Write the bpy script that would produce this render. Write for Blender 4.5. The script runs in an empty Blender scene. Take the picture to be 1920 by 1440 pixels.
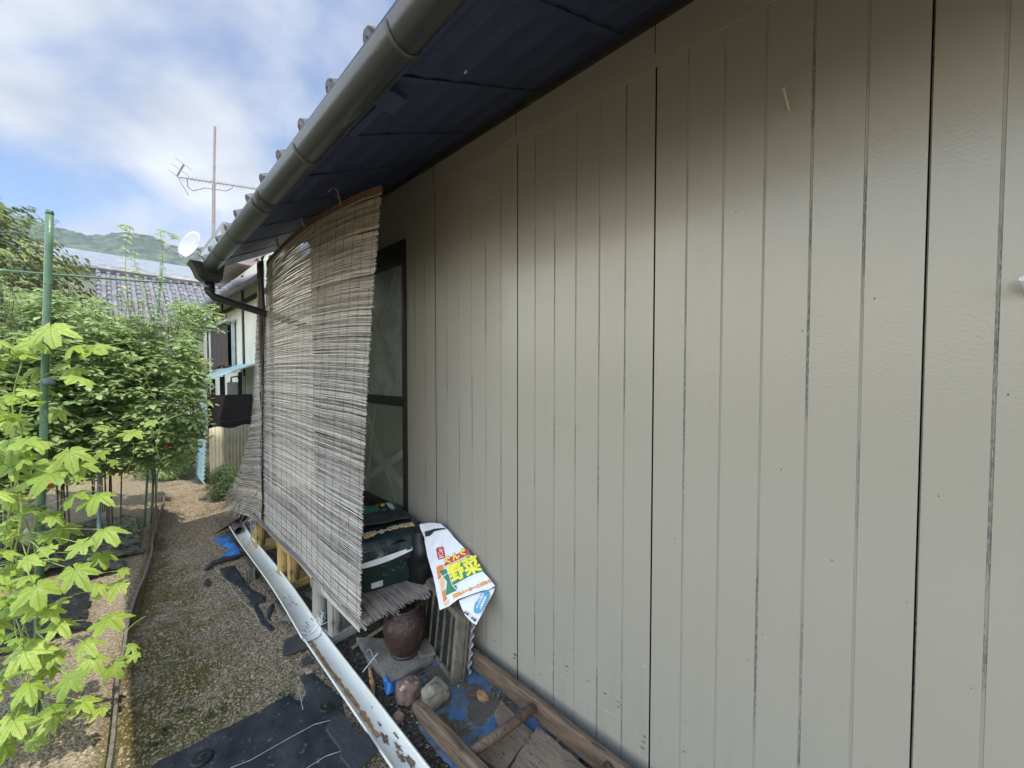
import bpy, math, random
from mathutils import Vector, noise
random.seed(7)
R=math.radians
sc=bpy.context.scene
# ---------------- camera, sky, sun, exposure ----------------
CAM=Vector((-1.5,0,1.75)); F=705.0; YAW=R(47.15); PT=math.atan(20/705)
cd=bpy.data.cameras.new('camera'); cam=bpy.data.objects.new('camera',cd); sc.collection.objects.link(cam)
cd.sensor_width=36; cd.lens=F/1920*36; cd.clip_start=.02; cd.clip_end=3000
cam.location=CAM; cam.rotation_euler=(math.pi/2-PT,0,-YAW); sc.camera=cam
SUN_EL=R(64); SUN_AZ=R(-68)   # azimuth measured from +X towards +Y
sdir=Vector((math.cos(SUN_EL)*math.cos(SUN_AZ),math.cos(SUN_EL)*math.sin(SUN_AZ),math.sin(SUN_EL)))
w=bpy.data.worlds.new('World'); sc.world=w; w.use_nodes=True
nt=w.node_tree; N=nt.nodes; L=nt.links; N.clear()
out=N.new('ShaderNodeOutputWorld'); bg=N.new('ShaderNodeBackground'); sky=N.new('ShaderNodeTexSky')
sky.sky_type='NISHITA'; sky.sun_disc=False; sky.sun_elevation=SUN_EL; sky.sun_rotation=math.pi/2-SUN_AZ
sky.air_density=1.0; sky.dust_density=1.2; sky.ozone_density=1.5
tc=N.new('ShaderNodeTexCoord'); sep=N.new('ShaderNodeSeparateXYZ'); L.new(tc.outputs['Generated'],sep.inputs[0])
def wm(op,a,b=None,c=None):
    m=N.new('ShaderNodeMath'); m.operation=op
    for i,v in enumerate((a,b,c)):
        if v is None: continue
        if isinstance(v,(int,float)): m.inputs[i].default_value=v
        else: L.new(v,m.inputs[i])
    return m.outputs[0]
den=wm('ADD',wm('MAXIMUM',sep.outputs[2],0.0),0.22)
cx=wm('DIVIDE',sep.outputs[0],den); cy=wm('DIVIDE',sep.outputs[1],den)
comb=N.new('ShaderNodeCombineXYZ'); L.new(cx,comb.inputs[0]); L.new(cy,comb.inputs[1])
n1=N.new('ShaderNodeTexNoise'); n1.inputs['Scale'].default_value=1.15; n1.inputs['Detail'].default_value=6; n1.inputs['Roughness'].default_value=.5
n1.inputs['Distortion'].default_value=.5
mp=N.new('ShaderNodeMapping'); mp.inputs['Location'].default_value=(3.1,1.3,2.4); mp.inputs['Scale'].default_value=(1.15,.8,1)
L.new(comb.outputs[0],mp.inputs[0]); L.new(mp.outputs[0],n1.inputs[0])
n2=N.new('ShaderNodeTexNoise'); n2.inputs['Scale'].default_value=2.3; n2.inputs['Detail'].default_value=4
L.new(mp.outputs[0],n2.inputs[0])
lowz=wm('MULTIPLY',wm('SUBTRACT',0.40,sep.outputs[2]),0.40)
mask=N.new('ShaderNodeMapRange'); mask.inputs[1].default_value=.44; mask.inputs[2].default_value=.60
L.new(wm('ADD',n1.outputs[0],lowz),mask.inputs[0])
mask.interpolation_type='SMOOTHSTEP'
cc=N.new('ShaderNodeMix'); cc.data_type='RGBA'
cc.inputs[6].default_value=(2.75,3.05,3.6,1); cc.inputs[7].default_value=(4.5,4.7,4.95,1)
rr=N.new('ShaderNodeMapRange'); rr.inputs[1].default_value=.35; rr.inputs[2].default_value=.65
L.new(n2.outputs[0],rr.inputs[0]); L.new(rr.outputs[0],cc.inputs[0])
blue=N.new('ShaderNodeMix'); blue.data_type='RGBA'; blue.blend_type='MULTIPLY'; blue.inputs[0].default_value=1
blue.inputs[7].default_value=(.95,.97,1.03,1); L.new(sky.outputs[0],blue.inputs[6])
mx=N.new('ShaderNodeMix'); mx.data_type='RGBA'
L.new(mask.outputs[0],mx.inputs[0]); L.new(blue.outputs[2],mx.inputs[6]); L.new(cc.outputs[2],mx.inputs[7])
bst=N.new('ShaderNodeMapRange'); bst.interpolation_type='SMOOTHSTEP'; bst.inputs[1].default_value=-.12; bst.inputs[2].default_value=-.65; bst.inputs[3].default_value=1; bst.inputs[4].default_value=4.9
L.new(sep.outputs[0],bst.inputs[0])   # added fill: unseen sky on the garden side brightened to light the wall
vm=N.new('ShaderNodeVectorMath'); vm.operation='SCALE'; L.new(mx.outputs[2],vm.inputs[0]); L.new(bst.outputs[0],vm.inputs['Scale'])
wt=N.new('ShaderNodeMix'); wt.data_type='RGBA'; wt.blend_type='MULTIPLY'; wt.inputs[7].default_value=(1.11,1.0,.79,1)  # warm tint on the added sky fill
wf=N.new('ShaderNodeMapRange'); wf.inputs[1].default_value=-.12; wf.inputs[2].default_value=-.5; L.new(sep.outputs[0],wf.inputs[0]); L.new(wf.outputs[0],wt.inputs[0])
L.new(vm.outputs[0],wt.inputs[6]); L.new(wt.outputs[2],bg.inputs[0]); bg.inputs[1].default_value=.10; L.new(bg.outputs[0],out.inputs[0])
ld=bpy.data.lights.new('sun','SUN'); ld.energy=2.1; ld.angle=R(.6); ld.color=(1,.95,.86)
sun=bpy.data.objects.new('sun',ld); sc.collection.objects.link(sun)
sun.rotation_euler=(-sdir).to_track_quat('-Z','Y').to_euler()
sc.view_settings.view_transform='Standard'; sc.view_settings.look='None'; sc.view_settings.exposure=1.15; sc.view_settings.gamma=1
HAZE=.0008
sc.cycles.max_bounces=8; sc.cycles.diffuse_bounces=5; sc.cycles.transparent_max_bounces=12
# ---------------- helpers ----------------
FW=Vector((math.sin(YAW)*math.cos(PT),math.cos(YAW)*math.cos(PT),-math.sin(PT)))
RT=Vector((math.cos(YAW),-math.sin(YAW),0)); UP=Vector((math.sin(YAW)*math.sin(PT),math.cos(YAW)*math.sin(PT),math.cos(PT)))
def ray(x,y): return FW+RT*((x-960)/F)+UP*((720-y)/F)
def at(x,y,ax,v):
    r=ray(x,y); return CAM+r*((v-CAM[ax])/r[ax])
def ax_(x,y,v): return at(x,y,0,v)
def ay(x,y,v): return at(x,y,1,v)
def az(x,y,v=0): return at(x,y,2,v)
def lerp(a,b,t): return a+(b-a)*t
def rnd(a,b): return random.uniform(a,b)
LOC={}
class MB:
    def __init__(s): s.v=[];s.f=[];s.m=[];s.a=[];s.uv=None
    def add(s,vs,fs,mi=0,a=None):
        o=len(s.v); s.v+= [Vector(v) for v in vs]
        for f in fs: s.f.append([i+o for i in f]); s.m.append(mi); s.a.append(random.random() if a is None else a)
    def box(s,lo,hi,mi=0,a=None,rot=0,c=None,bev=0):
        x0,y0,z0=lo;x1,y1,z1=hi
        if bev:
            b=bev; prof=[(x0+b,y0),(x1-b,y0),(x1,y0+b),(x1,y1-b),(x1-b,y1),(x0+b,y1),(x0,y1-b),(x0,y0+b)]
            vs=[]
            cxx,cyy=(x0+x1)/2,(y0+y1)/2
            def ring(z,k): return [(cxx+(px-cxx)*(1-k/max(1e-6,(x1-x0)/2)),cyy+(py-cyy)*(1-k/max(1e-6,(y1-y0)/2)),z) for px,py in prof]
            vs=ring(z0,b)+ring(z0+b,0)+ring(z1-b,0)+ring(z1,b)
            fs=[list(range(7,-1,-1)),list(range(24,32))]
            for k in range(3):
                for i in range(8): fs.append([k*8+i,k*8+(i+1)%8,(k+1)*8+(i+1)%8,(k+1)*8+i])
        else:
            vs=[(x0,y0,z0),(x1,y0,z0),(x1,y1,z0),(x0,y1,z0),(x0,y0,z1),(x1,y0,z1),(x1,y1,z1),(x0,y1,z1)]
            fs=[(3,2,1,0),(4,5,6,7),(0,1,5,4),(1,2,6,5),(2,3,7,6),(3,0,4,7)]
        if rot:
            cc=Vector(c) if c else Vector(((x0+x1)/2,(y0+y1)/2,0)); co,si=math.cos(rot),math.sin(rot)
            vs=[(cc.x+(v[0]-cc.x)*co-(v[1]-cc.y)*si,cc.y+(v[0]-cc.x)*si+(v[1]-cc.y)*co,v[2]) for v in vs]
        s.add(vs,fs,mi,a)
    def tube(s,pts,r,n=6,mi=0,a=None,cap=True,sq=1.0):
        pts=[Vector(p) for p in pts]; rs=r if isinstance(r,(list,tuple)) else [r]*len(pts)
        vs=[];fs=[]
        u=None
        for i,p in enumerate(pts):
            t=(pts[min(i+1,len(pts)-1)]-pts[max(i-1,0)])
            if t.length<1e-9: t=Vector((0,0,1))
            t.normalize()
            if u is None:
                u=t.orthogonal().normalized() if abs(t.z)>.9 else t.cross(Vector((0,0,1))).normalized()
            else:
                u=(u-t*u.dot(t)); u=u.normalized() if u.length>1e-6 else t.orthogonal().normalized()
            wv=t.cross(u)
            for k in range(n):
                an=2*math.pi*k/n; vs.append(p+u*(math.cos(an)*rs[i])+wv*(math.sin(an)*rs[i]*sq))
        for i in range(len(pts)-1):
            for k in range(n): fs.append((i*n+k,i*n+(k+1)%n,(i+1)*n+(k+1)%n,(i+1)*n+k))
        if cap: fs.append(tuple(range(n-1,-1,-1))); fs.append(tuple((len(pts)-1)*n+k for k in range(n)))
        s.add(vs,fs,mi,a)
    def quad(s,p,mi=0,a=None): s.add(p,[tuple(range(len(p)))],mi,a)
    def grid(s,fn,nu,nv,mi=0,a=None,closeu=False):
        vs=[fn(i/nu,j/nv) for j in range(nv+1) for i in range(nu+1)]
        fs=[(j*(nu+1)+i,j*(nu+1)+i+1,(j+1)*(nu+1)+i+1,(j+1)*(nu+1)+i) for j in range(nv) for i in range(nu)]
        s.add(vs,fs,mi,a)
    def lathe(s,prof,c,n=32,mi=0,wob=0):
        vs=[]
        for r,z in prof:
            for k in range(n):
                an=2*math.pi*k/n; q=r*(1+wob*noise.noise(Vector((math.cos(an)*2,math.sin(an)*2,z*8))))
                vs.append((c[0]+q*math.cos(an),c[1]+q*math.sin(an),c[2]+z))
        fs=[(i*n+k,i*n+(k+1)%n,(i+1)*n+(k+1)%n,(i+1)*n+k) for i in range(len(prof)-1) for k in range(n)]
        fs.append(tuple(range(n-1,-1,-1)))
        s.add(vs,fs,mi)
    def prism(s,poly,d,mi=0,a=None):   # extrude polygon of 3-D points by vector d
        n=len(poly); poly=[Vector(p) for p in poly]; d=Vector(d)
        vs=poly+[p+d for p in poly]
        fs=[tuple(range(n)),tuple(range(2*n-1,n-1,-1))]+[(i,i+n,(i+1)%n+n,(i+1)%n) for i in range(n)]
        s.add(vs,fs,mi,a)
    def build(s,name,mats,parent=None,smooth=False,label=None,solid=0,sub=0,bevel=0):
        me=bpy.data.meshes.new(name); off=LOC.get(parent.name,Vector()) if parent else Vector()
        me.from_pydata([tuple(v-off) for v in s.v],[],s.f)
        if not isinstance(mats,(list,tuple)): mats=[mats]
        for m in mats: me.materials.append(m)
        me.polygons.foreach_set('material_index',s.m)
        at_=me.attributes.new('rnd','FLOAT','FACE'); at_.data.foreach_set('value',s.a)
        if smooth: me.polygons.foreach_set('use_smooth',[True]*len(s.f))
        if s.uv is not None:
            ul=me.uv_layers.new(name='UVMap')
            idx=[0]*len(me.loops); me.loops.foreach_get('vertex_index',idx)
            flat=[]
            for i in idx: flat+= s.uv[i]
            ul.data.foreach_set('uv',flat)
        me.update()
        o=bpy.data.objects.new(name,me); sc.collection.objects.link(o)
        if parent: o.parent=parent; LOC[o.name]=off
        else: LOC[o.name]=Vector()
        if label: o['label']=label
        if solid:
            md=o.modifiers.new('s','SOLIDIFY'); md.thickness=solid; md.offset=0
        if bevel:
            md=o.modifiers.new('b','BEVEL'); md.width=bevel; md.segments=2; md.limit_method='ANGLE'
        if sub:
            md=o.modifiers.new('u','SUBSURF'); md.levels=sub; md.render_levels=sub
        return o
def build_each(mb,name,m,par,**k):
    # one object per connected piece that was added
    groups=[];cur=None
    used={}
    par_=list(range(len(mb.v)))
    def fd(i):
        while par_[i]!=i: par_[i]=par_[par_[i]]; i=par_[i]
        return i
    for f in mb.f:
        for i in f[1:]: par_[fd(i)]=fd(f[0])
    for n_,f in enumerate(mb.f): used.setdefault(fd(f[0]),[]).append(n_)
    for fl in used.values():
        b=MB(); ids=sorted({i for q in fl for i in mb.f[q]}); mp={i:j for j,i in enumerate(ids)}
        b.v=[mb.v[i] for i in ids]; b.f=[[mp[i] for i in mb.f[q]] for q in fl]; b.m=[mb.m[q] for q in fl]; b.a=[mb.a[q] for q in fl]
        b.build(name,m,par,**k)
def thing(name,label,cat,loc=(0,0,0),group=None):
    o=bpy.data.objects.new(name,None); sc.collection.objects.link(o); o.location=loc; LOC[o.name]=Vector(loc)
    o['label']=label; o['category']=cat
    if group: o['group']=group
    return o
def tag(o,label=None,cat=None,group=None,kind=None):
    if label:o['label']=label
    if cat:o['category']=cat
    if group:o['group']=group
    if kind:o['kind']=kind
    return o
def copy_tree(o,loc,rz=None,label=None):
    c=o.copy(); sc.collection.objects.link(c); c.location=loc
    if rz is not None: c.rotation_euler=(0,0,rz)
    if label: c['label']=label
    for ch in list(o.children):
        d=ch.copy(); sc.collection.objects.link(d); d.parent=c
        for g in ch.children:
            e=g.copy(); sc.collection.objects.link(e); e.parent=d
    return c
# ---------------- materials ----------------
def mat(name,c1,c2=None,scale=8,rough=.7,bump=0,bscale=40,metal=0,stretch=(1,1,1),rndmix=0,c3=None,coat=0,trans=0,detail=4,lo=.35,hi=.65,spec=.5,c4=None,c4s=30,c4t=.62):
    m=bpy.data.materials.new(name); m.use_nodes=True; t=m.node_tree; n=t.nodes; l=t.links
    b=n['Principled BSDF']; o=n['Material Output']
    b.inputs['Roughness'].default_value=rough; b.inputs['Metallic'].default_value=metal; b.inputs['Specular IOR Level'].default_value=spec
    if coat: b.inputs['Coat Weight'].default_value=coat
    tc=n.new('ShaderNodeTexCoord'); mp=n.new('ShaderNodeMapping'); mp.inputs['Scale'].default_value=stretch; l.new(tc.outputs['Object'],mp.inputs[0])
    col=None
    if c2 is None: c2=tuple(x*.8 for x in c1)
    no=n.new('ShaderNodeTexNoise'); no.inputs['Scale'].default_value=scale; no.inputs['Detail'].default_value=detail; l.new(mp.outputs[0],no.inputs[0])
    mr=n.new('ShaderNodeMapRange'); mr.inputs[1].default_value=lo; mr.inputs[2].default_value=hi; l.new(no.outputs[0],mr.inputs[0])
    mx=n.new('ShaderNodeMix'); mx.data_type='RGBA'; mx.inputs[6].default_value=(*c1,1); mx.inputs[7].default_value=(*c2,1); l.new(mr.outputs[0],mx.inputs[0]); col=mx.outputs[2]
    if c4:
        no4=n.new('ShaderNodeTexNoise'); no4.inputs['Scale'].default_value=c4s; no4.inputs['Detail'].default_value=5; l.new(mp.outputs[0],no4.inputs[0])
        m4=n.new('ShaderNodeMapRange'); m4.inputs[1].default_value=c4t; m4.inputs[2].default_value=c4t+.04; l.new(no4.outputs[0],m4.inputs[0])
        x4=n.new('ShaderNodeMix'); x4.data_type='RGBA'; x4.inputs[7].default_value=(*c4,1); l.new(col,x4.inputs[6]); l.new(m4.outputs[0],x4.inputs[0]); col=x4.outputs[2]
    if rndmix:
        at_=n.new('ShaderNodeAttribute'); at_.attribute_name='rnd'
        x2=n.new('ShaderNodeMix'); x2.data_type='RGBA'; x2.inputs[7].default_value=(*(c3 or c2),1); l.new(col,x2.inputs[6])
        mm=n.new('ShaderNodeMath'); mm.operation='MULTIPLY'; mm.inputs[1].default_value=rndmix; l.new(at_.outputs['Fac'],mm.inputs[0]); l.new(mm.outputs[0],x2.inputs[0]); col=x2.outputs[2]
    l.new(col,b.inputs['Base Color'])
    if bump:
        nb=n.new('ShaderNodeTexNoise'); nb.inputs['Scale'].default_value=bscale; nb.inputs['Detail'].default_value=3; l.new(mp.outputs[0],nb.inputs[0])
        bp=n.new('ShaderNodeBump'); bp.inputs['Strength'].default_value=bump; bp.inputs['Distance'].default_value=.01; l.new(nb.outputs[0],bp.inputs['Height']); l.new(bp.outputs[0],b.inputs['Normal'])
    if trans:
        tr=n.new('ShaderNodeBsdfTranslucent'); l.new(col,tr.inputs[0]); ms=n.new('ShaderNodeMixShader'); ms.inputs[0].default_value=trans
        l.new(b.outputs[0],ms.inputs[1]); l.new(tr.outputs[0],ms.inputs[2]); l.new(ms.outputs[0],o.inputs[0])
    m['n']=1
    return m
M={}
def wallmat():
    m=mat('siding_paint',(.322,.302,.250),(.312,.292,.241),scale=1.2,rough=.2,bump=.07,bscale=120,spec=.5,lo=.3,hi=.7)
    t=m.node_tree;n=t.nodes;l=t.links;b=n['Principled BSDF']
    # faint streaks and splashes of dirt near the foot
    tc=n.new('ShaderNodeTexCoord'); mp=n.new('ShaderNodeMapping'); mp.inputs['Scale'].default_value=(5,5,.45); l.new(tc.outputs['Object'],mp.inputs[0])
    no=n.new('ShaderNodeTexNoise'); no.inputs['Scale'].default_value=3; no.inputs['Detail'].default_value=8; no.inputs['Roughness'].default_value=.65; l.new(mp.outputs[0],no.inputs[0])
    mr=n.new('ShaderNodeMapRange'); mr.inputs[1].default_value=.5; mr.inputs[2].default_value=.75; mr.inputs[4].default_value=.55; l.new(no.outputs[0],mr.inputs[0])
    sp=n.new('ShaderNodeSeparateXYZ'); l.new(tc.outputs['Object'],sp.inputs[0])
    zr=n.new('ShaderNodeMapRange'); zr.inputs[1].default_value=.7; zr.inputs[2].default_value=.0; l.new(sp.outputs[2],zr.inputs[0])
    mm=n.new('ShaderNodeMath'); mm.operation='MULTIPLY_ADD'; mm.inputs[1].default_value=.7; mm.inputs[2].default_value=.13; l.new(zr.outputs[0],mm.inputs[0])
    m2=n.new('ShaderNodeMath'); m2.operation='MULTIPLY'; l.new(mm.outputs[0],m2.inputs[0]); l.new(mr.outputs[0],m2.inputs[1])
    src=b.inputs['Base Color'].links[0].from_socket
    x=n.new('ShaderNodeMix'); x.data_type='RGBA'; x.inputs[7].default_value=(.22,.2,.16,1); l.new(src,x.inputs[6]); l.new(m2.outputs[0],x.inputs[0]); l.new(x.outputs[2],b.inputs['Base Color'])
    rr=n.new('ShaderNodeMapRange'); rr.inputs[1].default_value=.3; rr.inputs[2].default_value=.7; rr.inputs[3].default_value=.20; rr.inputs[4].default_value=.26; l.new(no.outputs[0],rr.inputs[0]); l.new(rr.outputs[0],b.inputs['Roughness'])
    return m
M['wall']=wallmat()
M['groove']=mat('worn_groove',(.285,.264,.212),(.13,.124,.11),scale=1.6,rough=.9,spec=0,stretch=(9,9,1),detail=14,lo=.50,hi=.58,c4=(.28,.27,.24),c4s=60,c4t=.52)
M['joint']=mat('joint_black',(.012,.012,.014),rough=.9,spec=0)
M['chip']=mat('paint_chip',(.03,.027,.024),rough=.8)
M['scratch']=mat('pale_scratch',(.46,.45,.40),rough=.5)
M['soffit']=mat('soffit_paint',(.038,.054,.125),(.030,.044,.105),scale=3,rough=.6,stretch=(1,8,1),bump=.2,bscale=30,rndmix=.3,c3=(.045,.058,.12))
M['brown']=mat('brown_aluminium',(.018,.014,.012),(.012,.010,.009),rough=.4)
M['gutter']=mat('dark_brown_pvc',(.042,.044,.052),(.030,.032,.038),scale=3,rough=.33,stretch=(1,.3,1),bump=.08,bscale=50,c4=(.10,.10,.085),c4s=14,c4t=.68)
M['gutterdark']=mat('black_pvc',(.016,.014,.013),(.012,.011,.010),rough=.3)
M['strap']=mat('zinc_strap',(.10,.10,.10),(.07,.07,.072),rough=.4,metal=.3)
M['tile']=mat('grey_roof_tile',(.17,.17,.17),(.07,.07,.07),scale=25,rough=.7,bump=.6,bscale=50,c4=(.02,.02,.02),c4s=60,c4t=.55)
M['reed']=mat('dry_reed',(.23,.195,.155),(.10,.08,.06),scale=14,rough=.6,stretch=(4,1,4),rndmix=.85,c3=(.60,.55,.475))
M['reedtop']=mat('brown_reed',(.20,.165,.125),(.13,.105,.08),scale=14,rough=.6,rndmix=.7,c3=(.40,.35,.27))
M['reedmat']=mat('weathered_mat_reed',(.22,.18,.15),(.11,.09,.075),scale=14,rough=.7,rndmix=.7,c3=(.38,.33,.29))
M['slat']=mat('reddish_slat',(.20,.10,.06),(.14,.07,.045),scale=14,rough=.6)
M['cord']=mat('dark_cord',(.045,.035,.025),rough=.8)
M['rope']=mat('hemp_rope',(.42,.36,.25),(.30,.25,.17),rough=.9)
M['gcord']=mat('green_cord',(.02,.09,.06),rough=.6)
M['yellow']=mat('yellow_crate_plastic',(.50,.34,.12),(.36,.24,.09),scale=6,rough=.5,c4=(.20,.14,.07),c4s=12,c4t=.62)
M['grey']=mat('grey_crate_plastic',(.34,.33,.29),(.24,.23,.20),scale=6,rough=.5,c4=(.16,.15,.12),c4s=12,c4t=.62)
M['greenbin']=mat('dark_green_plastic',(.012,.030,.026),(.009,.022,.020),rough=.38,bump=.05,bscale=90,c4=(.10,.12,.11),c4s=45,c4t=.73)
M['blackin']=mat('black_inside',(.008,.008,.009),rough=.5)
M['white']=mat('white_film',(.78,.79,.80),(.68,.69,.71),scale=10,rough=.35,bump=.35,bscale=28)
M['label']=mat('white_sticker',(.62,.62,.60),(.45,.45,.43),scale=60,rough=.6)
M['darkfilm']=mat('dark_green_film',(.008,.022,.022),(.006,.014,.015),rough=.22,bump=.5,bscale=18)
def flat(n,c,r=.4): return mat(n,c,tuple(x*.88 for x in c),rough=r,scale=30)
M['red']=flat('red_print',(.55,.03,.03)); M['yel']=flat('yellow_print',(.85,.78,.04)); M['grn']=flat('green_print',(.012,.20,.10)); M['org']=flat('orange_print',(.75,.22,.03)); M['lorg']=flat('light_orange_print',(.85,.50,.25))
M['navy']=flat('slate_print',(.05,.09,.12)); M['blu']=flat('blue_print',(.08,.33,.50)); M['blk']=flat('black_print',(.015,.015,.015)); M['cream']=flat('cream_print',(.75,.62,.40)); M['oran']=flat('amber_print',(.85,.50,.06)); M['wht']=flat('white_print',(.80,.82,.84)); M['brn']=flat('brown_print',(.35,.16,.06)); M['olive']=flat('olive_print',(.20,.22,.05))
M['rubber']=mat('old_rubber',(.035,.033,.031),(.022,.021,.020),rough=.6,bump=.4,bscale=40,c4=(.08,.075,.065),c4s=30,c4t=.62)
M['pot']=mat('iron_brown_glaze',(.050,.026,.020),(.024,.015,.013),scale=6,rough=.5,bump=.9,bscale=55,stretch=(1,1,.7),c4=(.11,.055,.035),c4s=9,c4t=.6)
M['stone']=mat('beige_stone',(.34,.29,.20),(.19,.17,.13),scale=9,rough=.85,bump=.9,bscale=22,detail=8,c4=(.08,.07,.06),c4s=24,c4t=.64)
M['redstone']=mat('pink_stone',(.27,.175,.14),(.14,.09,.075),scale=11,rough=.98,spec=.1,bump=.8,bscale=28,detail=8,c4=(.45,.35,.30),c4s=26,c4t=.62)
M['conc']=mat('concrete_slab',(.25,.225,.19),(.14,.125,.105),scale=9,rough=.9,bump=.5,bscale=45,detail=7)
M['slate']=mat('dark_slate',(.05,.053,.058),(.035,.036,.04),scale=9,rough=.6,bump=.5,bscale=35)
M['wood']=mat('weathered_wood',(.17,.115,.075),(.095,.062,.042),scale=7,rough=.75,stretch=(9,1,9),bump=.6,bscale=14,detail=8,c4=(.045,.03,.022),c4s=10,c4t=.62)
M['woodpale']=mat('pale_board',(.27,.205,.14),(.17,.125,.085),scale=6,rough=.85,stretch=(6,1,6),bump=.4,bscale=20,detail=8,c4=(.04,.035,.03),c4s=26,c4t=.62)
M['woodgrey']=mat('grey_timber',(.19,.165,.125),(.12,.10,.078),scale=9,rough=.85,stretch=(3,3,3),bump=.5,bscale=30,detail=7,c4=(.30,.28,.24),c4s=20,c4t=.66)
M['ribblack']=mat('ribbed_black_sheet',(.022,.026,.028),(.014,.016,.017),scale=9,rough=.45,c4=(.07,.065,.05),c4s=20,c4t=.60)
M['ribline']=mat('dusty_rib',(.20,.165,.105),(.10,.085,.06),scale=30,rough=.8)
M['clear']=mat('cloudy_plastic',(.50,.50,.50),(.34,.34,.34),rough=.3)
M['old']=mat('chalky_white_pvc',(.76,.75,.67),(.68,.67,.59),scale=5,rough=.42,stretch=(1,.5,1),bump=.12,bscale=60,c4=(.17,.15,.13),c4s=26,c4t=.735)
M['rust']=mat('rust_stain',(.34,.15,.05),(.45,.28,.14),scale=22,rough=.9,c4=(.16,.08,.05),c4s=20,c4t=.62)
M['dirt']=mat('brown_dirt',(.11,.075,.055),(.24,.17,.11),scale=60,rough=.95,bump=.6,bscale=80)
M['pvcgrey']=mat('dark_grey_pvc',(.085,.078,.072),(.06,.055,.05),rough=.4)
M['weed']=mat('weed_cloth',(.030,.034,.040),(.017,.020,.025),scale=6,rough=.75,bump=.6,bscale=26,c4=(.13,.115,.09),c4s=38,c4t=.64,detail=8)
M['thread']=mat('white_thread',(.42,.42,.40),(.22,.22,.22),scale=30,rough=.8)
M['peg']=mat('black_plastic',(.015,.015,.017),rough=.4)
M['tarp']=mat('blue_tarp',(.06,.17,.33),(.11,.15,.20),scale=11,rough=.55,bump=.8,bscale=14,c4=(.11,.095,.075),c4s=7,c4t=.47,detail=9)
M['tarpc']=mat('clean_blue_tarp',(.035,.20,.52),(.03,.13,.36),scale=9,rough=.4,bump=.8,bscale=14)
M['film']=mat('black_mulch_film',(.028,.030,.034),(.020,.020,.023),rough=.13,bump=1.0,bscale=14)
M['stake']=mat('green_stake',(.10,.19,.11),(.075,.145,.085),scale=12,rough=.35,bump=.15,bscale=60,c4=(.14,.20,.14),c4s=20,c4t=.66)
M['bstake']=mat('pale_blue_stake',(.20,.30,.34),(.15,.23,.27),rough=.4)
M['stem']=mat('green_stem',(.16,.24,.05),(.10,.16,.04),rough=.6)
M['vinestem']=mat('yellow_green_stem',(.30,.38,.10),(.2,.28,.07),rough=.6)
M['brownstem']=mat('brown_stem',(.12,.085,.05),(.07,.05,.035),rough=.8)
M['tleaf']=mat('tomato_leaf',(.30,.42,.17),(.16,.27,.10),scale=6,rough=.42,trans=.42,rndmix=.8,c3=(.56,.66,.28))
M['dleaf']=mat('dark_leaf',(.08,.13,.035),(.045,.085,.025),scale=4,rough=.5,trans=.25,rndmix=.85,c3=(.38,.42,.11))
M['fern']=mat('ferny_leaf',(.05,.10,.02),(.035,.07,.018),scale=6,rough=.6,trans=.25,rndmix=.7,c3=(.12,.19,.045))
M['tomato']=mat('ripe_tomato',(.55,.045,.015),(.40,.03,.012),rough=.2)
M['gtomato']=mat('unripe_tomato',(.45,.48,.16),(.35,.42,.12),rough=.25)
M['flower']=mat('yellow_petal',(.80,.66,.03),(.75,.58,.03),rough=.5,trans=.4)
M['trunk']=mat('bark',(.12,.09,.06),(.06,.045,.03),rough=.9,bump=.8,bscale=20)
M['plaster']=mat('white_plaster',(.68,.66,.57),(.60,.58,.49),scale=2,rough=.85)
M['timber']=mat('dark_timber',(.045,.035,.03),(.025,.02,.018),rough=.7)
M['curtain']=mat('brown_curtain',(.085,.065,.06),(.06,.045,.042),rough=.9,scale=10)
M['alu']=mat('pale_aluminium',(.50,.54,.54),(.40,.44,.44),rough=.4)
M['aqua']=mat('pale_aqua_paint',(.42,.58,.60),(.34,.49,.51),scale=6,rough=.6,stretch=(1,1,.4),c4=(.20,.24,.24),c4s=14,c4t=.68)
M['corr']=mat('cream_corrugated',(.50,.47,.37),(.40,.37,.28),scale=5,rough=.6,c4=(.22,.19,.14),c4s=10,c4t=.67)
M['darkwood']=mat('blackened_wood',(.022,.018,.017),(.014,.012,.011),rough=.8,stretch=(1,1,8),bump=.4)
M['rooff']=mat('far_roof_tile',(.29,.285,.30),(.16,.16,.175),scale=5,rough=.5)
M['roofm']=mat('grey_metal_roof',(.30,.33,.36),(.22,.245,.27),scale=3,rough=.35)
M['soil']=mat('bed_soil',(.2,.15,.1))
M['dish']=mat('dish_grey',(.52,.53,.54),(.46,.47,.48),rough=.45)
M['pole']=mat('galvanised_pole',(.34,.30,.29),(.26,.22,.2),rough=.5)
M['glassgreen']=mat('frosted_pane',(.20,.22,.165),(.145,.165,.125),scale=2.5,rough=.22,bump=.05)
M['glassfilm']=mat('film_covered_pane',(.30,.325,.29),(.17,.19,.165),scale=5,rough=.25,bump=.25,bscale=30)
M['tape']=mat('pale_tape',(.235,.255,.20),(.19,.21,.165),rough=.35)
M['terra']=mat('orange_panel',(.5,.26,.16),(.42,.22,.14),rough=.7)
M['fruit']=mat('pale_cover',(.44,.42,.30),(.35,.34,.24),rough=.5)
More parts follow.
